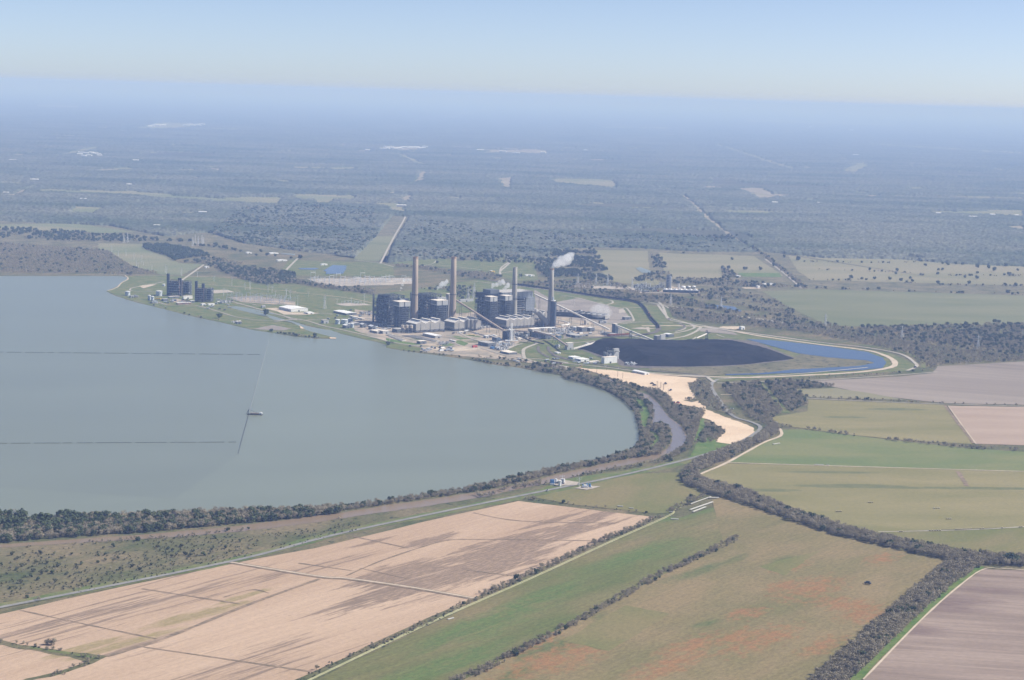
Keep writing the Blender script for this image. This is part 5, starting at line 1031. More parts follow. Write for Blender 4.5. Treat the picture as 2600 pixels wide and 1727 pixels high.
# ---- bare pads, roads and rails of the site
for nm, q_, ly, mm in (('gravel_yard', Z('D', 1050,345, 1200,395, 1330,440, 1450,462, 1600,455, 1800,450, 2361,442, 2361,345, 1800,345, 1300,340), 6, 'gravel'), ('gravel_yard', Z('A', 0,595, 690,575, 690,505, 0,500), 7, 'gravel'), ('gravel_yard', Z('C', 1560,735, 1900,720, 2200,760, 2361,790, 2361,830, 2000,815, 1700,790), 6, 'yard'),
    ('gravel_yard', Z('B', 1190,595, 1300,590, 1700,600, 1790,600, 1840,640, 1500,630, 1260,615), 6, 'gravel'), ('bare_pad', Z('D', 1480,718, 1720,705, 1760,712, 1920,715, 2030,740, 1680,752, 1560,745), 6, 'gravel'), ('bare_pad', Z('C', 480,600, 560,585, 690,580, 620,605, 540,625), 6, 'dirt'),
    ('bare_pad', Z('g', 1700,660, 2150,655, 2320,715, 1800,740, 1720,730), 6, 'gravel'), ('bare_pad', Z('D', 430,790, 600,780, 830,850, 1130,850, 1250,860, 1050,885, 720,885, 600,830), 6, 'dirt'), ('bare_pad', Z('g', 680,910, 900,880, 1150,940, 1170,1020, 1090,1030, 1080,980, 740,960), 6, 'yard'),
    ('bare_pad', Z('f', 850,640, 1250,690, 1700,720, 2100,700, 2361,680, 2361,620, 2200,640, 1900,600, 1500,640, 1100,610), 7, 'dirt'), ('concrete_yard', Z('e', 880,650, 920,540, 1160,540), 6, 'gravel'), ('bare_pad', Z('O', 1440,985, 1640,985, 1680,1010, 1560,1020, 1380,1000), 7, 'dirt'), ('bare_pad', Z('O', 1640,560, 1850,560, 1850,575, 1680,575), 7, 'dirt'),
    ('bare_pad', Z('d', 1700,730, 1820,715, 1900,830, 1700,860), 7, 'gravel'), ('bare_pad', Z('E', 1190,400, 1320,385, 1440,400, 1500,405, 1300,412), 8, 'gravel'), ('bare_pad', Z('E', 1370,385, 1410,385, 1420,445, 1385,440), 7, 'gravel'), ('bare_pad', Z('O', 1150,1005, 1320,1005, 1560,1050, 1600,1080, 1400,1060, 1200,1040), 7, 'ash_field'),
    ('bare_pad', Z('D', 250,1100, 540,1038, 830,1095, 700,1120, 400,1108), 6, 'ash_field'), ('sand_spit', Z('D', 1390,1222, 1500,1230, 1490,1245, 1400,1242), 7, 'sand'), ('sand_bank', Z('D', 945,1042, 1005,1080, 1010,1098, 960,1088), 7, 'sand'), ('bare_pad', Z('E', 380,430, 900,440, 1300,470, 1150,490, 600,500, 380,520), 5, 'yard'),
    ('gravel_pad', Z('G', 1560,960, 1620,942, 1760,960, 1740,980, 1610,985), 10, 'gravel'), ('gravel_pad', Z('G', 1730,1000, 1790,982, 1905,988, 1810,1012), 10, 'gravel'), ('clay_mound', Z('h', 420,840, 480,830, 550,900, 500,920), 8, 'orange')):
    poly(nm, q_, ly, M[mm] if mm in M and mm != 'orange' else M['gravel'], jit=1.2, step=8)
RD = [(Z('C', 700,790, 850,830, 1060,830, 1200,840, 1450,910, 1650,970, 1900,1010, 2120,1012, 2361,1000)+Z('D', 560,990, 740,965, 850,960), 5, 9), (Z('D', 0,720, 200,720, 330,745, 560,740), 5, 8), (Z('C', 1540,770, 1900,870, 2361,1000)+Z('D', 750,930, 1050,975, 1300,1050, 1600,1115, 2000,1210, 2361,1310)+Z('f', 0,465, 350,525, 700,570, 1000,600, 1500,605, 2361,680), 6.5, 9),
 (Z('C', 1000,530, 1150,425, 1265,342), 8, 8), (Z('D', 710,265, 780,180, 920,40), 8, 8), (Z('C', 1150,425, 1460,430), 3, 8), (Z('C', 0,455, 270,462, 600,470, 800,475, 1400,490, 1700,498), 4, 8), (Z('C', 1150,580, 1600,600, 2000,640, 2361,665)+Z('D', 800,545, 1300,590, 1700,640, 2040,710), 4.5, 8),
 (Z('D', 900,335, 1040,345), 4, 8), (Z('D', 720,885, 1300,865, 1440,880), 5, 8), (Z('C', 790,548, 600,585, 420,620, 380,640, 420,660, 700,665), 5, 8), (Z('D', 850,960, 1000,965, 1350,950), 4, 8),
 (Z('A', 1850,220, 1830,240, 1870,300, 1820,360, 1750,420, 1750,460), 8, 8), (Z('A', 980,295, 940,330, 830,355, 1000,350, 1250,370, 1560,410), 5, 8), (Z('A', 1640,438, 1750,440, 1890,425), 4, 8), (Z('A', 0,290, 300,325, 470,370), 6, 8), (Z('A', 310,330, 480,0)+Z('M', 600,920, 560,905), 8, 8),
 (Z('e', 1640,490, 1560,540, 1400,600, 1280,660, 1260,740, 1270,830, 1300,900), 9, 11), (Z('e', 860,660, 1100,560, 1240,530), 7, 11), (Z('e', 1130,490, 1500,470, 1700,450, 2352,400), 5, 11), (Z('e', 0,580, 400,690, 800,810, 1250,880, 1600,910, 1850,930, 2352,1000)+Z('E', 400,820, 900,870, 1400,930, 2000,965, 2100,985), 7, 11),
 (Z('f', 1390,215, 1760,240, 2100,390, 2361,460), 6, 11), (Z('f', 1150,480, 1600,480, 1880,590), 5, 11), (Z('f', 1390,320, 1600,360, 2361,400), 4, 10), (Z('e', 1300,900, 1500,960, 1700,1010, 2352,1100)+Z('E', 350,880, 500,900), 9, 10), (Z('f', 100,290, 500,380, 900,490), 5, 9),
 (Z('B', 0,540, 700,620, 1200,690, 1900,785, 2250,825, 2361,870), 6, 9), (Z('B', 2220,825, 2290,920, 2361,1000)+Z('O', 860,900, 1000,935, 1180,985, 1600,1040, 2361,1140), 8, 9), (Z('B', 1060,715, 1250,740, 1600,830, 1780,865, 1850,870, 1930,1000, 1880,1030, 1600,1060), 6, 9), (Z('B', 1600,830, 1680,800, 1640,770, 1450,755), 6, 9),
 (Z('B', 1860,865, 1950,860, 2100,850), 4, 9), (Z('E', 1060,350, 1300,325, 1700,335, 1790,345, 1840,400, 1720,440), 6, 9), (Z('E', 1700,460, 1850,430, 1950,390, 1900,350, 1780,330), 8, 9), (Z('E', 1500,555, 1700,520, 1850,490, 1980,430, 2030,380), 9, 9), (Z('E', 1400,0, 1560,120, 1630,280, 1760,320, 1950,350, 2361,410), 8, 9),
 (Z('O', 0,640, 400,680, 760,745, 1100,800, 1900,910, 2361,985)+Z('H', 500,0, 900,65, 1120,92), 6, 9), (Z('E', 390,590, 700,555, 1100,545, 1450,560), 6, 9), (Z('O', 600,1180, 1050,1140, 1150,1100), 5, 9), (Z('O', 1370,1075, 1460,1105), 5, 9), (Z('O', 1240,985, 1400,1010, 1600,1045), 7, 10),
 (Z('O', 1900,250, 2100,400, 2300,570), 9, 9), (Z('O', 900,545, 1380,535), 4, 8), (Z('O', 300,515, 450,600), 6, 8), (Z('C', 1460,0), 4, 8), (Z('M', 1270,1175, 1300,1210, 1240,1260, 1230,1300), 6, 8)]
for pts_, wd, ly in RD:
    if len(pts_) > 1: road('site_road', pts_, wd, ly, M['pale_road' if wd > 4.5 else 'dirt'])
track_ = Z('B', 110,520, 400,560, 700,612, 1000,655, 1300,700, 1600,745, 1850,778, 1980,805, 2045,850, 2095,920, 2150,1000, 2215,1070, 2232,1110, 2215,1140, 2150,1165, 2000,1185)+Z('E', 1400,470, 1200,490, 900,500, 500,530)
road('railway', track_, 14, 12, M['rail_bed'])
for q_ in (Z('e', 1640,590, 1640,700, 1760,800, 1900,870), Z('e', 1880,600, 1900,700, 2010,790, 2200,860, 2352,900), Z('E', 240,720, 500,790, 900,850, 1300,900, 2000,955), Z('E', 1560,440, 1700,425, 1830,390, 1800,350, 1700,335)):
    road('railway', q_, 7, 12, M['rail_bed'])
road('railway_fence', Z('A', 0,335, 300,380), 2, 8, M['ditch'])
# ---- coal train
w_ = smooth([P(*q) for q in Z('B', 540,590, 700,612, 1000,655, 1300,700, 1600,745, 1850,778, 1980,805, 2045,850, 2095,920, 2150,1000, 2215,1070, 2232,1110)], 30)
def along(w_, step):
    out = []; acc = 0
    for a, b in zip(w_, w_[1:]):
        L = (b-a).length
        while acc <= L: p = a+(b-a)*(acc/L); d = b-a; out.append((p, math.atan2(d.y, d.x))); acc += step
        acc -= L
    return out
car = thing('hopper_wagon', 'x', 'rail wagon', (0, 0, 0), 0, 'wagons of the long coal train')
MB().box(-7.6, 7.6, -1.7, 1.7, 1.3, 5.2).build('body', MT['car_body'], car); MB().add([(-7,-1.5,5.21),(7,-1.5,5.21),(7,1.5,5.21),(-7,1.5,5.21),(-5,0,6.1),(5,0,6.1)], [(0,1,5,4),(1,2,5),(2,3,4,5),(3,0,4)]).build('coal_load', MT['coal'], car)
b = MB(); [b.cyl(0, 0, 0, .1, .1, n=3)]; b = MB()
for x in (-5.8, -4, 4, 5.8): b.box(x-.5, x+.5, -1.3, 1.3, .1, 1.3)
b.build('bogie', MT['dark_metal'], car)
spots = along(w_, 16.2); first = True
ns = len(spots)
for i, (p, a) in enumerate(spots):
    loco = i in (ns-21, ns-16)
    if loco: continue
    c = car if first else copy_tree(car); first = False
    c.location = (p.x, p.y, 12*.12+.02); c.rotation_euler = (0, 0, a)
    c['label'] = 'dark coal-laden hopper wagon in the long train curving round the coal yard'; c['group'] = 'wagons of the long coal train'
for k, i in enumerate((ns-21, ns-16)):
    p, a = spots[i]; t = thing('locomotive', ('orange locomotive in the coal train, the one farther back', 'orange locomotive in the coal train, the nearer one')[k], 'locomotive', (p.x, p.y, 1.46), a, 'orange locomotives')
    MB().box(-8.5, 8.5, -1.5, 1.5, 1.4, 3.2).box(-8.5, 3, -1, 1, 3.2, 4.6).build('body', MT['orange'], t); MB().box(4, 7.5, -1.5, 1.5, 3.2, 5).build('cab', MT['orange'], t); MB().box(-7, 7, -1.2, 1.2, .1, 1.4).build('bogie', MT['dark_metal'], t)
w2 = [P(*q) for q in Z('E', 925,492, 1000,488, 1100,484, 1160,480)]; fl = True
for p, a in along(w2, 15):
    if fl:
        c = thing('flat_wagon', 'x', 'rail wagon', (p.x, p.y, 1.46), a, 'red wagons below the transfer tower'); MB().box(-6.8, 6.8, -1.6, 1.6, 1.2, 4.6).build('body', MT['rust_car'], c); MB().box(-5.6, 5.6, -1.2, 1.2, .1, 1.2).build('bogie', MT['dark_metal'], c); c0 = c; fl = False
    else: c = copy_tree(c0)
    c.location = (p.x, p.y, 1.46); c.rotation_euler = (0, 0, a); c['label'] = 'rust-red rail wagon in the short row below the transfer tower'
# ---- coal pile
pg = Z('E', 560,640, 600,605, 680,585, 800,582, 1000,585, 1300,582, 1500,592, 1700,600, 2000,590, 2361,575)+Z('O', 1050,1170, 1500,1180, 1700,1195, 2000,1265, 2190,1320, 2215,1340, 2100,1355, 1900,1375, 1700,1400)+Z('E', 2361,845, 1900,860, 1400,855, 1250,845, 1100,810, 1040,760, 960,725, 830,722, 760,700, 650,660)
wp = np.array([(P(*q).x, P(*q).y) for q in pg]); x0, y0 = wp.min(0); x1, y1 = wp.max(0); st = 4.0
gx = np.arange(x0-8, x1+8, st); gy = np.arange(y0-8, y1+8, st); GX, GY = np.meshgrid(gx, gy, indexing='ij'); fx, fy = GX.ravel(), GY.ravel()
ins = inpoly(fx, fy, [tuple(q) for q in wp]); dm = np.full(len(fx), 1e9)
for i in range(len(wp)):
    a, b = wp[i], wp[(i+1) % len(wp)]; ab = b-a; tt = np.clip(((fx-a[0])*ab[0]+(fy-a[1])*ab[1])/(ab@ab+1e-9), 0, 1)
    dm = np.minimum(dm, np.hypot(fx-a[0]-tt*ab[0], fy-a[1]-tt*ab[1]))
hh = np.minimum(dm*.42, 20+7*vnoise(fx, fy, 1/120, 31)-3)+(vnoise(fx, fy, 1/22, 33)-.5)*2.2+(vnoise(fx, fy, 1/9, 34)-.5)*1.0
lowp = 1-.35*np.clip((fx-np.interp(.62, [0, 1], [x0, x1]))/(x1-x0), 0, 1)*2
hh = np.where(ins, np.maximum(hh*np.clip(lowp, .35, 1), .05), -.5)
n1, n2 = GX.shape; ii = np.arange(n1*n2).reshape(n1, n2); k_ = ins.reshape(n1, n2); kp = k_[:-1, :-1] | k_[1:, :-1] | k_[:-1, 1:] | k_[1:, 1:]
qd = np.stack([ii[:-1, :-1], ii[1:, :-1], ii[1:, 1:], ii[:-1, 1:]], -1)[kp]
me = bpy.data.meshes.new('coal_pile'); me.from_pydata([(float(a), float(b), float(c)) for a, b, c in zip(fx, fy, hh+6*.12)], [], [tuple(int(v) for v in q) for q in qd]); me.update(); me.materials.append(MT['coal'])
tag(link(bpy.data.objects.new('coal_pile', me)), 'huge black coal pile in front of the cooling pond', 'coal pile')
poly('coal_dust', Z('E', 520,640, 700,560, 1500,570, 2361,520)+Z('O', 1500,1120, 1800,1150, 2230,1330, 2100,1365, 1700,1405)+Z('E', 2361,855, 1600,870, 1250,880, 1050,840, 1000,780, 800,735, 640,670), 6.5, M['rail_bed'], jit=3, step=10)
# ---- stackers
def stacker(px, py, tip, label, h=14):
    t = T('stacker', label, 'stacker', px, py, 'coal stackers', 0)
    MB().box(-4, 4, -4, 4, 0, 3).build('carriage', MT['dark_metal'], t); f = MB(); frame(f, -2.5, 2.5, -2.5, 2.5, 3, h+8, 1, 1, 4, .8); f.build('mast', MT['steel'], t)
    q = P(*tip)-P(px, py); MB().bar((0, 0, h), (q.x, q.y, q.z), 2.4).build('boom', MT['gallery_white'], t); MB().bar((0, 0, h), (-q.x*.35, -q.y*.35, h-1), 2.0).build('counterweight', MT['dark_metal'], t)
    MB().bar((0, 0, h+8), (q.x*.8, q.y*.8, q.z), .4).build('stay', MT['steel'], t)
stacker(*Z1('E', 905, 745), (*Z1('E', 1050, 672), 22), 'coal stacker with a pale boom over the front of the pile', 16)
stacker(*Z1('O', 1262, 1125), (*Z1('O', 1155, 1108), 16), 'coal stacker with a pale boom behind the pile', 16)
stacker(*Z1('E', 1185, 580), (*Z1('E', 1188, 470), 30), 'dark upright chute tower at the back of the pile', 26)
def vehicle(px, py, label, g, m, L=4.6, W=1.9, H=1.6, rz=None, cat='car', name='parked_car'):
    q = P(px, py); t = thing(name, label, cat, (q.x, q.y, 1.5), random.uniform(0, 6) if rz is None else rz, g)
    MB().box(-L/2, L/2, -W/2, W/2, .35, H*.6).build('body', MT[m], t); MB().box(-L*.28, L*.25, -W*.42, W*.42, H*.6, H).build('cabin', MT['window'], t)
    b = MB(); [b.box(x-.35, x+.35, -W/2-.03, W/2+.03, 0, .7) for x in (-L*.3, L*.3)]; b.build('wheel', MT['dark_metal'], t); return t
for i in range(16):
    vehicle(*Z1('E', 235+i*8.2, 808+i*1.4+random.uniform(-3, 3)), 'car parked in the row beside the lake road junction', 'cars parked beside the lake road', ('car_paint_a', 'car_paint_b', 'car_paint_c', 'car_paint_a')[i % 4], 5.6, 2.4, 2.1, R(30))
for zk, x, y, lb, m, c in (('E',885,858,'white pickup on the road in front of the coal yard','car_paint_a','car'), ('E',1035,880,'white van on the road beside the sand flat','car_paint_a','car'), ('H',512,588,'pale car on the road past the sand flat','car_paint_a','car'), ('H',1650,331,'dark truck at the bend of the pond road','car_paint_b','truck'), ('G',1548,1018,'white pickup near the pump station','car_paint_a','car'),
    ('E',585,862,'yellow machine beside the road bend','yellow','machine'), ('E',1135,830,'yellow dozer at the foot of the coal pile','yellow','machine'), ('E',1245,830,'second yellow dozer at the foot of the coal pile','yellow','machine'), ('E',1995,785,'pale dozer working on the coal pile slope','car_paint_a','machine'), ('E',1175,598,'orange machine on top of the coal pile','orange','machine'),
    ('E',1440,1070,'dark excavator left of another on the sand flat','car_paint_b','machine'), ('E',1470,1090,'dark excavator right of another on the sand flat','car_paint_b','machine'), ('E',1710,1302,'red machine at the narrow part of the sand flat','red_paint','machine'), ('E',1755,1300,'second red machine at the narrow part of the sand flat','red_paint','machine'), ('E',1605,1070,'small dark truck in the middle of the sand flat','car_paint_b','truck'),
    ('E',1665,1150,'dark tank trailer on the sand flat','car_paint_b','truck'), ('K',1320,748,'grey farm trailer in the orange pasture','car_paint_b','trailer'), ('f',600,605,'dark truck on the lake edge yard','car_paint_b','truck'), ('f',880,605,'blue-grey truck on the lake edge yard','blue_steel','truck')):
    big = c in ('truck', 'machine', 'trailer'); v = vehicle(*Z1(zk, x, y), lb, None, m, 9 if big else 5.4, 3 if big else 2.2, 3.6 if big else 2, None, c, {'car': 'parked_car', 'truck': 'truck', 'machine': 'earth_mover', 'trailer': 'farm_trailer'}[c])
    if lb.startswith(('pale dozer', 'orange machine')): v.location.z = 10
# ---- containers and skids lying about the yards
def skid(px, py, k, lab, g):
    key = ('skid', k)
    if key not in PROTO:
        nm = ('storage_container', 'tank_trailer', 'equipment_skid')[k]; t = thing(nm, lab, ('container', 'trailer', 'equipment')[k], (0, 0, 0), 0, g)
        if k == 0: MB().box(-6, 6, -1.4, 1.4, .1, 3).build('shell', MT['tank_white'], t); MB().box(6.01, 6.12, -1.2, 1.2, .2, 2.8).build('door', MT['siding_dark'], t)
        elif k == 1: MB().tube([(-5, 0, 2.2), (5, 0, 2.2)], 1.4, 10).build('tank', MT['tank_grey'], t); MB().box(-5, 5, -1.1, 1.1, .1, 1).build('chassis', MT['dark_metal'], t)
        else: MB().box(-4, 4, -2, 2, 0, .5).build('base', MT['rust_steel'], t); MB().box(-3, 0, -1.5, 1.5, .5, 3.2).cyl(2, 0, .5, 4, 1.2, n=10).build('machine', MT['boiler_casing'], t)
        PROTO[key] = t
    else: t = copy_tree(PROTO[key])
    t.location = P(px, py)+Vector((0, 0, 1.2)); t.rotation_euler = (0, 0, R(random.choice((-54, 36, 0))+random.uniform(-8, 8))); t['label'] = lab; t['group'] = g
SK = [('f', 900, 1700, 620, 720, 26, 'on the bare yard beside the lake'), ('f', 1400, 2300, 180, 300, 16, 'on the yard below the tall silos'), ('e', 380, 900, 470, 640, 16, 'around the grey-green building by the lake road'), ('e', 1000, 1700, 300, 420, 14, 'in the yard around the crusher house'),
    ('d', 100, 900, 1400, 1540, 16, 'in the yard below the white conveyor'), ('c', 1000, 2200, 1300, 1500, 22, 'among the pipe racks below the rightmost chimney'), ('a', 100, 900, 1230, 1420, 16, 'in front of the leftmost boiler house'), ('g', 400, 1300, 900, 1000, 14, 'in the yard of the turbine blocks'), ('g', 1500, 2300, 900, 1180, 14, 'right of the turbine blocks'),
    ('D', 1350, 2000, 820, 960, 12, 'behind the canal tanks'), ('e', 1000, 2200, 900, 1080, 12, 'beside the lake road junction'), ('E', 480, 800, 740, 830, 10, 'around the white offices'), ('E', 1100, 1300, 815, 850, 8, 'at the front foot of the coal pile')]
for zk, xa, xb, ya, yb, n, lb in SK:
    for i in range(n):
        k = random.randrange(3); nm = ('white storage container ', 'grey tank trailer ', 'dark machine on a rust-red skid ')[k]
        skid(*Z1(zk, random.uniform(xa, xb), random.uniform(ya, yb)), k, nm+lb, nm.strip()+'s '+lb)
# ---- transmission poles and pylons
def pole(px, py, h, lab, g, arm=5):
    key = ('pole', arm)
    if key not in PROTO:
        t = thing('transmission_pole', lab, 'power pole', (0, 0, 0), 0, g); MB().cyl(0, 0, 0, 30, .55, .3, 8).build('pole', MT['tank_white'], t); b = MB()
        for z in (22, 25.5, 29): b.bar((-arm, 0, z), (arm, 0, z), .4)
        b.build('crossarm', MT['steel_light'], t); PROTO[key] = t
    else: t = copy_tree(PROTO[key])
    q = P(px, py); t.location = q; t.scale = (1, 1, h/30); t.rotation_euler = (0, 0, R(-20)); t['label'] = lab; t['group'] = g
PG = 'white steel transmission poles'
for x, y, h in ((160,190,27),(240,242,27),(330,240,26),(425,288,28),(520,316,27),(455,378,26),(476,385,20),(640,402,20),(800,440,30),(818,455,28),(990,470,28),(1000,480,26),(1185,492,20),(1385,542,20),(1600,592,30),(1815,642,30),(1755,632,20),(2030,672,28),(2080,672,20),(2250,728,26),(2297,750,26),(2120,720,18),(540,350,18),(1500,720,24)):
    pole(*Z1('C', x, y), h, 'white transmission pole in the scrub and grass behind the turbine blocks', PG+' behind the turbine blocks')
for x, y, h in ((205,505,28),(475,545,26),(535,552,20),(750,610,24),(805,640,28),(920,760,34),(1325,790,42),(1915,722,34),(1510,702,14),(1720,692,16),(1085,612,16),(130,520,20),(2300,1290,28)):
    pole(*Z1('D', x, y), h, 'white transmission pole on the lawns around the white warehouse', PG+' near the warehouse')
for x, y, h in ((570,500,22),(1100,600,20),(1215,830,18)): pole(*Z1('B', x, y), h, 'white transmission pole beside the railway', PG+' by the railway')
def pylon(px, py, h, lab, g):
    key = 'pylon'
    if key not in PROTO:
        t = thing('lattice_pylon', lab, 'pylon', (0, 0, 0), 0, g); b = MB(); H = 40
        for sx, sy in ((1,1),(1,-1),(-1,1),(-1,-1)):
            b.bar((4*sx, 4*sy, 0), (1.2*sx, 1.2*sy, 26), .5); b.bar((1.2*sx, 1.2*sy, 26), (.5*sx, .5*sy, H), .4)
        for k in range(6):
            r0 = 4-2.8*k/6; r1 = 4-2.8*(k+1)/6; z0 = 26*k/6; z1 = 26*(k+1)/6
            for s_ in (1, -1): b.bar((-r0, s_*r0, z0), (r1, s_*r1, z1), .3); b.bar((r0, s_*r0, z0), (-r1, s_*r1, z1), .3); b.bar((s_*r0, -r0, z0), (s_*r1, r1, z1), .3)
        b.build('lattice', MT['steel_light'], t); b = MB()
        for z, a in ((26, 7), (31, 9), (36, 6)): b.bar((-a, 0, z), (a, 0, z), .5)
        b.build('crossarm', MT['steel_light'], t); PROTO[key] = t
    else: t = copy_tree(PROTO[key])
    t.location = P(px, py); t.scale = (1, 1, h/40); t.rotation_euler = (0, 0, R(-40)); t['label'] = lab; t['group'] = g
for zk, x, y, lb in (('L',1285,1115,0),('L',1300,1100,0),('L',1320,1112,0),('L',1345,1105,0),('L',1355,1118,0),('L',825,1095,0),('L',850,1090,0),('B',20,700,1),('B',1260,580,2),('B',1480,582,2),('B',1620,585,2),('h',270,790,3),('Q',375,905,4),('Q',1140,1030,4),('O',1420,790,4),('O',870,750,4),('Q',1900,1130,4),('b',990,440,1),('b',1140,430,1),('D',1325,795,5)):
    pylon(*Z1(zk, x, y), 38, 'grey lattice pylon ' + ('among the dark trees behind the turbine blocks', 'between the second chimney and the wide boiler house', 'beside the gravel yard right of the rightmost chimney', 'left of the chemical plant', 'in the scrubland right of the chemical plant', 'right of the large warehouse')[lb], 'lattice pylons '+str(('in the trees', 'by the boiler house', 'by the gravel yard', 'chemical plant', 'scrubland', 'warehouse')[lb]))
# ---- switchyard gantries
def gantry(px, py, w, h, lab, g, rz):
    key = ('g', w)
    if key not in PROTO:
        t = thing('switchyard_gantry', lab, 'gantry', (0, 0, 0), 0, g); b = MB()
        for x in (-w/2, w/2): b.bar((x, 0, 0), (x, 0, 14), .7); b.bar((x, 0, 14), (x, 0, 18), .3)
        b.build('post', MT['tank_grey'], t); MB().bar((-w/2, 0, 13.5), (w/2, 0, 13.5), .8).build('beam', MT['steel_light'], t)
        b = MB(); [b.cyl(-w/2+2+k*(w-4)/4, 3, 0, 4, .6, .4, 6) for k in range(5)]; b.build('insulator', MT['concrete'], t); PROTO[key] = t
    else: t = copy_tree(PROTO[key])
    t.location = P(px, py)+Vector((0, 0, .7)); t.scale = (1, 1, h/14); t.rotation_euler = (0, 0, rz); t['label'] = lab; t['group'] = g
for i in range(46):
    x = 1130+(i % 16)*76+random.uniform(-20, 20); y = 365+(i//16)*30+random.uniform(-6, 6)+(x-1130)*.015
    gantry(*Z1('D', x, y), 16, random.uniform(14, 30) if i % 5 == 0 else random.uniform(9, 16), 'steel gantry in the pale gravel switchyard behind the leftmost chimney', 'gantries of the pale switchyard', R(30))
for i in range(20): gantry(*Z1('A', 20+i*34+random.uniform(-8, 8), 535+random.uniform(-14, 30)), 16, random.uniform(9, 14), 'steel gantry in the pale gravel switchyard behind the leftmost chimney', 'gantries of the pale switchyard', R(30))
for i in range(40): gantry(*Z1('C', 1570+(i % 14)*58+random.uniform(-16, 16), 725+(i//14)*24+(i % 14)*3.2+random.uniform(-5, 5)), 14, random.uniform(9, 16), 'steel gantry in the crowded switchyard left of the warehouse', 'gantries of the crowded switchyard', R(-20))
for i in range(14): gantry(*Z1('B', 1210+i*42, 598+random.uniform(-6, 12)), 12, random.uniform(7, 11), 'steel gantry in the narrow gravel yard right of the rightmost chimney', 'gantries of the narrow yard', R(-10))
for i in range(6): gantry(*Z1('D', 1600+i*50, 715+random.uniform(-5, 14)), 10, 8, 'low gantry on the small white pad left of the first boiler house', 'gantries of the small pad', R(30))
# ---- hay bales, pipes
def bale(px, py, lab, g):
    if 'bale' not in PROTO:
        t = thing('hay_bale', lab, 'hay bale', (0, 0, 0), 0, g); b = MB(); n = 14; r = 1.15
        vs = [(x, r*math.cos(2*math.pi*i/n), r+r*math.sin(2*math.pi*i/n)) for x in (-.95, .95) for i in range(n)]
        b.add(vs, [tuple(range(n)), tuple(range(2*n-1, n-1, -1))]+[(i, (i+1) % n, n+(i+1) % n, n+i) for i in range(n)]); b.build('straw_roll', MT['straw'], t)
        b = MB(); [b.lathe(0, 0, [(0.01, 0), (0.01, .01)], 3)] ; PROTO['bale'] = t
    else: t = copy_tree(PROTO['bale'])
    t.location = P(px, py)+Vector((0, 0, .5)); t.rotation_euler = (0, 0, R(random.uniform(-12, 12))); t['label'] = lab; t['group'] = g
for pts_, lb in (([(1160,1227),(1170,1227),(1180,1227),(1190,1227)], 'in the row of four standing in the olive meadow'), ([(1362,1170),(1373,1170),(1385,1170)], 'in the row of three highest in the olive meadow'), ([(1770,1207),(1784,1207),(1799,1207)], 'in the upper right row of three in the olive meadow'), ([(1848,1273),(1860,1273),(1872,1273)], 'in the lower right row of three in the olive meadow'),
    ([(1905+i*10.5, 1340-i*.5) for i in range(10)]+[(2060,1335),(2073,1334),(2192,1329)]+[(1742+i*16, 1346) for i in range(5)]+[(1556,1352),(1568,1352),(2302,1324),(2314,1323)], 'standing along the fence line below the olive meadow')):
    for x, y in pts_: bale(*Z1('H', x, y), 'round hay bale '+lb, 'hay bales '+lb)
def pipes(zk, a, b, n, lab, r=.55):
    p, q = P(*Z1(zk, *a)), P(*Z1(zk, *b)); c = (p+q)/2; d = q-p; nn = Vector((-d.y, d.x, 0)).normalized()
    t = thing('pipe_stack', lab, 'pipe stack', (c.x, c.y, .8), 0, 'stacks of pipes left in the fields')
    for i in range(n): o = nn*(i-(n-1)/2)*r*2.3; MB().tube([p-c+o+Vector((0,0,r)), q-c+o+Vector((0,0,r))], r, 8).build('pipe', MT['pipe_concrete'], t)
for zk, a, b, n, lb in (('K',(135,253),(287,200),3,'longest row of pale pipes below the tree belt'), ('K',(155,266),(240,233),3,'shorter row of pale pipes below the longest one'), ('K',(140,214),(275,165),2,'row of pale pipes along the small tree belt'), ('K',(262,172),(330,172),4,'pale pipe stack against the broad tree belt'),
    ('K',(8,313),(60,316),4,'pale pipe stack at the end of the wheel track'), ('J',(1812,205),(1846,207),3,'grey pipe stack above the field hedge'), ('J',(1882,217),(1910,219),3,'second grey pipe stack above the field hedge'), ('J',(2122,239),(2145,240),2,'small pale pipe stack by the short tree belt'),
    ('H',(1020,935),(1082,937),3,'pale pipe stack on the track between meadows'), ('H',(1100,936),(1116,938),2,'tiny pipe stack on the track between meadows'), ('H',(766,808),(808,801),3,'pale pipes in the green meadow corner'), ('H',(755,666),(792,671),3,'grey pipes beside the tree belt head'), ('J',(795,886),(830,876),2,'small pipe pile beside the double wheel track')):
    pipes(zk, a, b, n, lb)
# ---- pump station on the levee
for i, x in enumerate((1570, 1578, 1587)):
    t = T('pump_unit', 'blue pump on the gravel pad by the creek, '+('left', 'middle', 'right')[i]+' of three', 'pump', *Z1('G', x, 974), 'blue pumps by the creek', 0); MB().lathe(0, 0, [(1.5,0),(1.5,8),(1.0,9.5)], 12).build('casing', MT['blue_paint'], t); MB().box(-1.2, 1.2, -3.4, -1.4, 0, 3).build('motor', MT['steel_light'], t)
silo(*Z1('G', 1630, 983), 2.3, 9, 'white tank on the pump station pad', None, 'tank_white'); silo(*Z1('G', 1645, 962), 1.8, 7, 'smaller white tank behind the other on the pump pad', None, 'tank_white')
unit(*Z1('G', 1660, 972), 14, 12, 4, 501, 'low pipework on the pump station pad', rz=0, n=6); unit(*Z1('G', 1840, 1000), 14, 14, 3, 502, 'low white pipework on the pad across the levee road', ('steel_light', 'tank_white', 'blue_paint'), 0, n=6)
pole(*Z1('G', 1758, 985), 16, 'thin white pole beside the pump station road', PG+' at the pump station'); pole(*Z1('G', 1645, 955), 12, 'thin white pole behind the pump station', PG+' at the pump station')
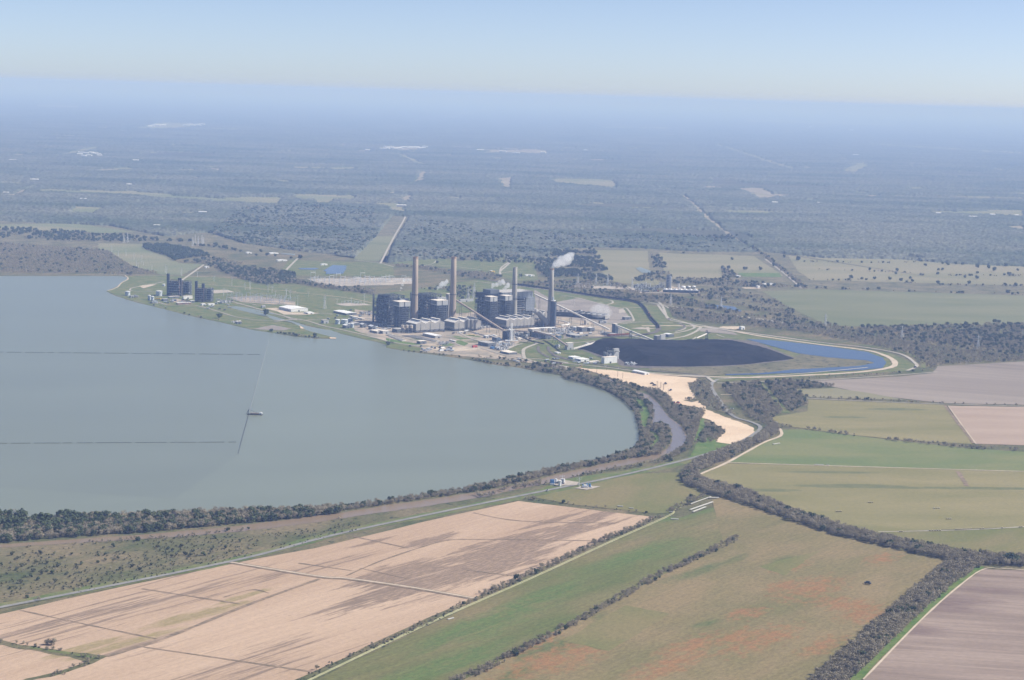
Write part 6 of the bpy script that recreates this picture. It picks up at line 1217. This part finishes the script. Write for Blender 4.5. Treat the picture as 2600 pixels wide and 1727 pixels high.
# ---- dredge, float lines
t = T('dredge_barge', 'dredge barge with an A-frame moored alone on the lake', 'barge', *Z1('F', 1750, 522), None, R(-2))
MB().box(-15, 15, -4, 4, -.2, 1.5).build('hull', MT['car_body'], t); MB().box(9, 14, -2.6, 2.6, 1.5, 5.2).build('cabin', MT['tank_white'], t); MB().box(-9, 7, -2.5, 2.5, 1.5, 3.6).build('engine_house', MT['gallery_brown'], t)
b = MB(); b.bar((-14,-3.4,1.5), (-12.5,0,10.5), .6); b.bar((-14,3.4,1.5), (-12.5,0,10.5), .6); b.bar((-12.5,0,10.5), (6,0,3), .3); b.bar((-12.5,0,10.5), (-18,0,0), .5); b.build('a_frame', MT['dark_metal'], t)
def floats(name, a, b, lab, seg, gap, wd, m='car_body'):
    p, q = P(*a), P(*b); d = q-p; L = d.length; d.normalize(); t = thing(name, lab, 'float line', (p.x, p.y, .12)); s_ = 0
    r_ = random.Random(3)
    while s_ < L: e2 = min(L, s_+seg*r_.uniform(.4, 1.6)); MB().bar(d*s_+Vector((0,0,.35)), d*e2+Vector((0,0,.35)), wd, .8).build('float', MT[m], t); s_ = e2+gap*r_.uniform(.5, 1.5)
    MB().bar((0,0,.15), d*L+Vector((0,0,.15)), .12, .1).build('cable', MT['dark_metal'], t)
floats('float_line', Z1('F', -60,93), Z1('F', 1790,110), 'thin grey float line across the upper lake', 40, 8, .38, 'siding_dark')
floats('float_line', Z1('F', -60,720), Z1('F', 1620,711), 'thin grey float line across the lower lake', 40, 6, .3, 'siding_dark')
floats('float_line', Z1('F', 1706,524), Z1('F', 1645,745), 'thin dark float line running down from the barge', 200, 3, .42)
floats('float_line', Z1('F', 1645,750), Z1('F', 1633,792), 'faint broken end of the float line below the barge', 9, 12, .6)
floats('float_line', Z1('D', 490,1255), Z1('F', 1712,500), 'faint pale float line from the shore to the barge', 300, 2, .22, 'siding')
# buoys, posts on the sand flat
for i, (x, y) in enumerate(((1500,1100),(1510,1110),(1540,1120),(1550,1115),(1575,1135),(1582,1140),(1635,1190),(1030,980),(1090,1000),(780,930),(900,900))):
    q = P(*Z1('E', x, y)); t = thing('utility_pole', 'wooden utility pole on the sand flat', 'utility pole', (q.x, q.y, .8), 0, 'utility poles on the sand flat'); MB().cyl(0, 0, 0, 13, .35, .25, 6).build('pole', MT['rust_steel'], t); MB().bar((-1.5,0,12), (1.5,0,12), .3).build('crossarm', MT['rust_steel'], t)
# far buildings as white specks
FAR = [('M',[(455+i*14.5+random.uniform(-4,4), 463+random.uniform(-7,7)) for i in range(20)],'in the pale cluster far behind the leftmost chimney'), ('L',[(1000+i*12, 318+random.uniform(-12,8)) for i in range(9)]+[(1240+i*15, 312+random.uniform(-5,4)) for i in range(8)],'in the far cluster near the horizon on the left'),
 ('L',[(530+i*15+random.uniform(-4,4), 510+random.uniform(-14,10)) for i in range(10)],'in the far village on the left'), ('L',[(85,545),(905,550),(40,765),(230,680),(555,808),(1045,985),(860,712),(1350,898)],'scattered in the far forest on the left'), ('N',[(1240,512),(940,325),(700,832),(1000,832),(1790,905),(2020,925),(2310,915),(2150,915),(1210,345)],'scattered in the far forest on the right'), ('M',[(575,852),(350,480),(1100,480),(1250,490),(1340,498),(1520,497),(1800,480)],'along the far clearings behind the chimneys')]
for zk, pl, lb in FAR:
    for x, y in pl:
        q = P(*Z1(zk, x, y)); s_ = (q.y/9000)**.55; t = thing('distant_building', 'tiny white building '+lb, 'building', (q.x, q.y, .5), R(random.uniform(-20, 20)), 'white buildings '+lb)
        L, W, H = 14*s_*random.uniform(.8, 1.9), 14*s_, 7*s_*random.uniform(.8, 1.3); MB().house(-L, L, -W/2, W/2, 0, H, H*1.3).build('wall', MT['wall_white'], t); MB().gable(-L, L, -W/2, W/2, H+.1, H*1.3+.1, .5, .4).build('roof', MT['roof_white'], t)
# blue ponds behind
for q_, mm in ((Z('D', 930,185, 1200,185, 1250,195, 1150,210, 950,205), 'blue_water'), (Z('D', 1310,225, 1440,140, 1650,150, 1640,210, 1600,270, 1340,275, 1350,240), 'blue_water'), (Z('B', 1955,385, 2010,375, 2130,415, 2130,445, 2030,440), 'lake_water'), (Z('O', 1190,760, 1350,750, 1560,770, 1650,825, 1500,800, 1250,780), 'blue_water'), (Z('C', 2150,200, 2361,215, 2361,235, 2200,212), 'lake_water')):
    poly('pond', q_, 9, M[mm], jit=2, step=15)
for q_, mm in ((Z('O', 50,150, 620,160, 640,400, 800,540, 330,510, 180,480, 110,360), 'pale_field'), (Z('O', 740,175, 1000,195, 1400,200, 1780,220, 2100,430, 2060,440, 1580,400, 1440,460, 900,475, 800,380), 'pale_field'), (Z('O', 1600,400, 2060,400, 2080,445, 1660,440), 'bright_grass'), (Z('O', 1870,600, 2361,580)+Z('Q', 250,530, 2600,600, 2600,900, 1300,905, 700,900, 420,900, 200,800, 0,700), 'far_green'),
    (Z('O', 1860,195, 2361,200)+Z('Q', 2600,260, 2600,500, 1500,470, 240,440, 100,350, 0,180), 'pale_field'), (Z('C', 0,85, 520,95, 560,160, 830,240, 960,320, 1250,340, 1000,465, 740,460, 560,400, 380,340, 120,180, 0,150), 'far_meadow'), (Z('A', 40,290, 0,260, 130,120, 210,0, 480,0, 300,300), 'far_green'),
    (Z('A', 480,290, 900,240, 1250,300, 1900,230, 2160,300, 2200,520, 1950,540, 1500,420, 900,350, 470,330), 'grass'), (Z('D', 800,60, 1700,90, 2100,90, 2361,150, 2361,310, 600,290, 700,180), 'grass'), (Z('Q', 1850,930, 2600,880, 2600,980, 1850,985), 'far_green')):
    poly('meadow', q_, 1.2, M[mm], jit=3, step=20)
# ---- steam
def steam(label, pts_r, dens, kx=1.0, seed=1):
    """pts_r: (px, py, z, radius); a lumpy closed cloud skinned over them"""
    o = P(*pts_r[0][:3]); mm, nt_, b_ = newmat('steam_'+str(seed)); nt_.nodes.remove(b_)
    pv_ = N(nt_, 'ShaderNodeVolumePrincipled'); pv_.inputs['Color'].default_value = (.97, .98, 1, 1); pv_.inputs['Density'].default_value = dens; nt_.links.new(pv_.outputs[0], nt_.nodes['Material Output'].inputs['Volume'])
    bm = bmesh.new(); r_ = random.Random(seed)
    for px, py, z, rad_ in pts_r:
        c = P(px, py, z)-o
        for _ in range(6):
            d = Vector((r_.uniform(-1, 1), r_.uniform(-1, 1), r_.uniform(-1, 1)))*rad_*.6
            bmesh.ops.create_icosphere(bm, subdivisions=2, radius=rad_*1.25*r_.uniform(.6, 1.0), matrix=Matrix.Translation(c+d))
    me = bpy.data.meshes.new('steam_plume'); bm.to_mesh(me); bm.free(); me.materials.append(mm)
    ob = link(bpy.data.objects.new('steam_plume', me)); ob.location = o; tag(ob, label, 'steam', None)
    rm = ob.modifiers.new('skin', 'REMESH'); rm.mode = 'VOXEL'; rm.voxel_size = .9
    return ob
def stm(k, lst): return [(*Z1(k, x, y), z, r) for x, y, z, r in lst]
steam('largest white plume drifting right from the rightmost chimney', stm('B', [(958,370,164,3.2),(985,350,168,6),(1020,325,172,9),(1060,300,176,11),(1095,290,178,12),(1120,270,182,11),(1150,245,186,10),(1180,260,183,7),(1200,215,192,4.5),(1085,330,170,6)]), .045, seed=71)
steam('thin wisp of steam above the leftmost boiler house', stm('A', [(550,650,72,1.8),(560,620,78,2.4),(575,580,85,3),(590,540,92,3.4),(600,520,95,3.6),(640,525,94,3.2),(670,530,93,2.6)]), .09, seed=72)
steam('curl of steam above the middle boiler house', stm('A', [(995,640,72,2),(1005,610,78,3.4),(1040,590,82,5),(1075,575,84,5.4),(1100,550,90,5.2),(1110,530,94,3.4),(1060,570,86,5)]), .09, seed=73)
steam('left puff of steam above the widest boiler house', stm('A', [(1655,610,82,3),(1670,590,86,4.6),(1700,575,90,5),(1735,560,92,5.4),(1775,545,96,5),(1790,560,92,4)]), .09, seed=74)
steam('right puff of steam above the widest boiler house', stm('A', [(1785,630,80,2.6),(1810,615,84,4.4),(1835,590,88,5),(1840,575,92,3.6)]), .09, seed=75)
steam('faint grey mist of steam over the pale-ended cooling tower', stm('d', [(1000,830,20,9),(1100,790,26,14),(1200,750,32,16),(1300,780,30,14),(1400,800,24,10),(1150,700,40,11),(950,760,26,9)]), .010, seed=76)
# ================================================================ haze: one closed box of even air round everything
hz = MB().box(-155000, 155000, -155000, 155000, -2, CAM_H+36)
m_, nt_, b_ = newmat('haze'); nt_.nodes.remove(b_)
pv = N(nt_, 'ShaderNodeVolumePrincipled'); pv.inputs['Color'].default_value = (*HAZE_C, 1); pv.inputs['Density'].default_value = HAZE_D
pv.inputs['Absorption Color'].default_value = (.48, .52, .96, 1)
pv.inputs['Anisotropy'].default_value = 0.0
nt_.links.new(pv.outputs[0], nt_.nodes['Material Output'].inputs['Volume'])
tag(hz.build('haze', m_), 'pale blue haze lying over the whole plain', 'haze', None, 'stuff')
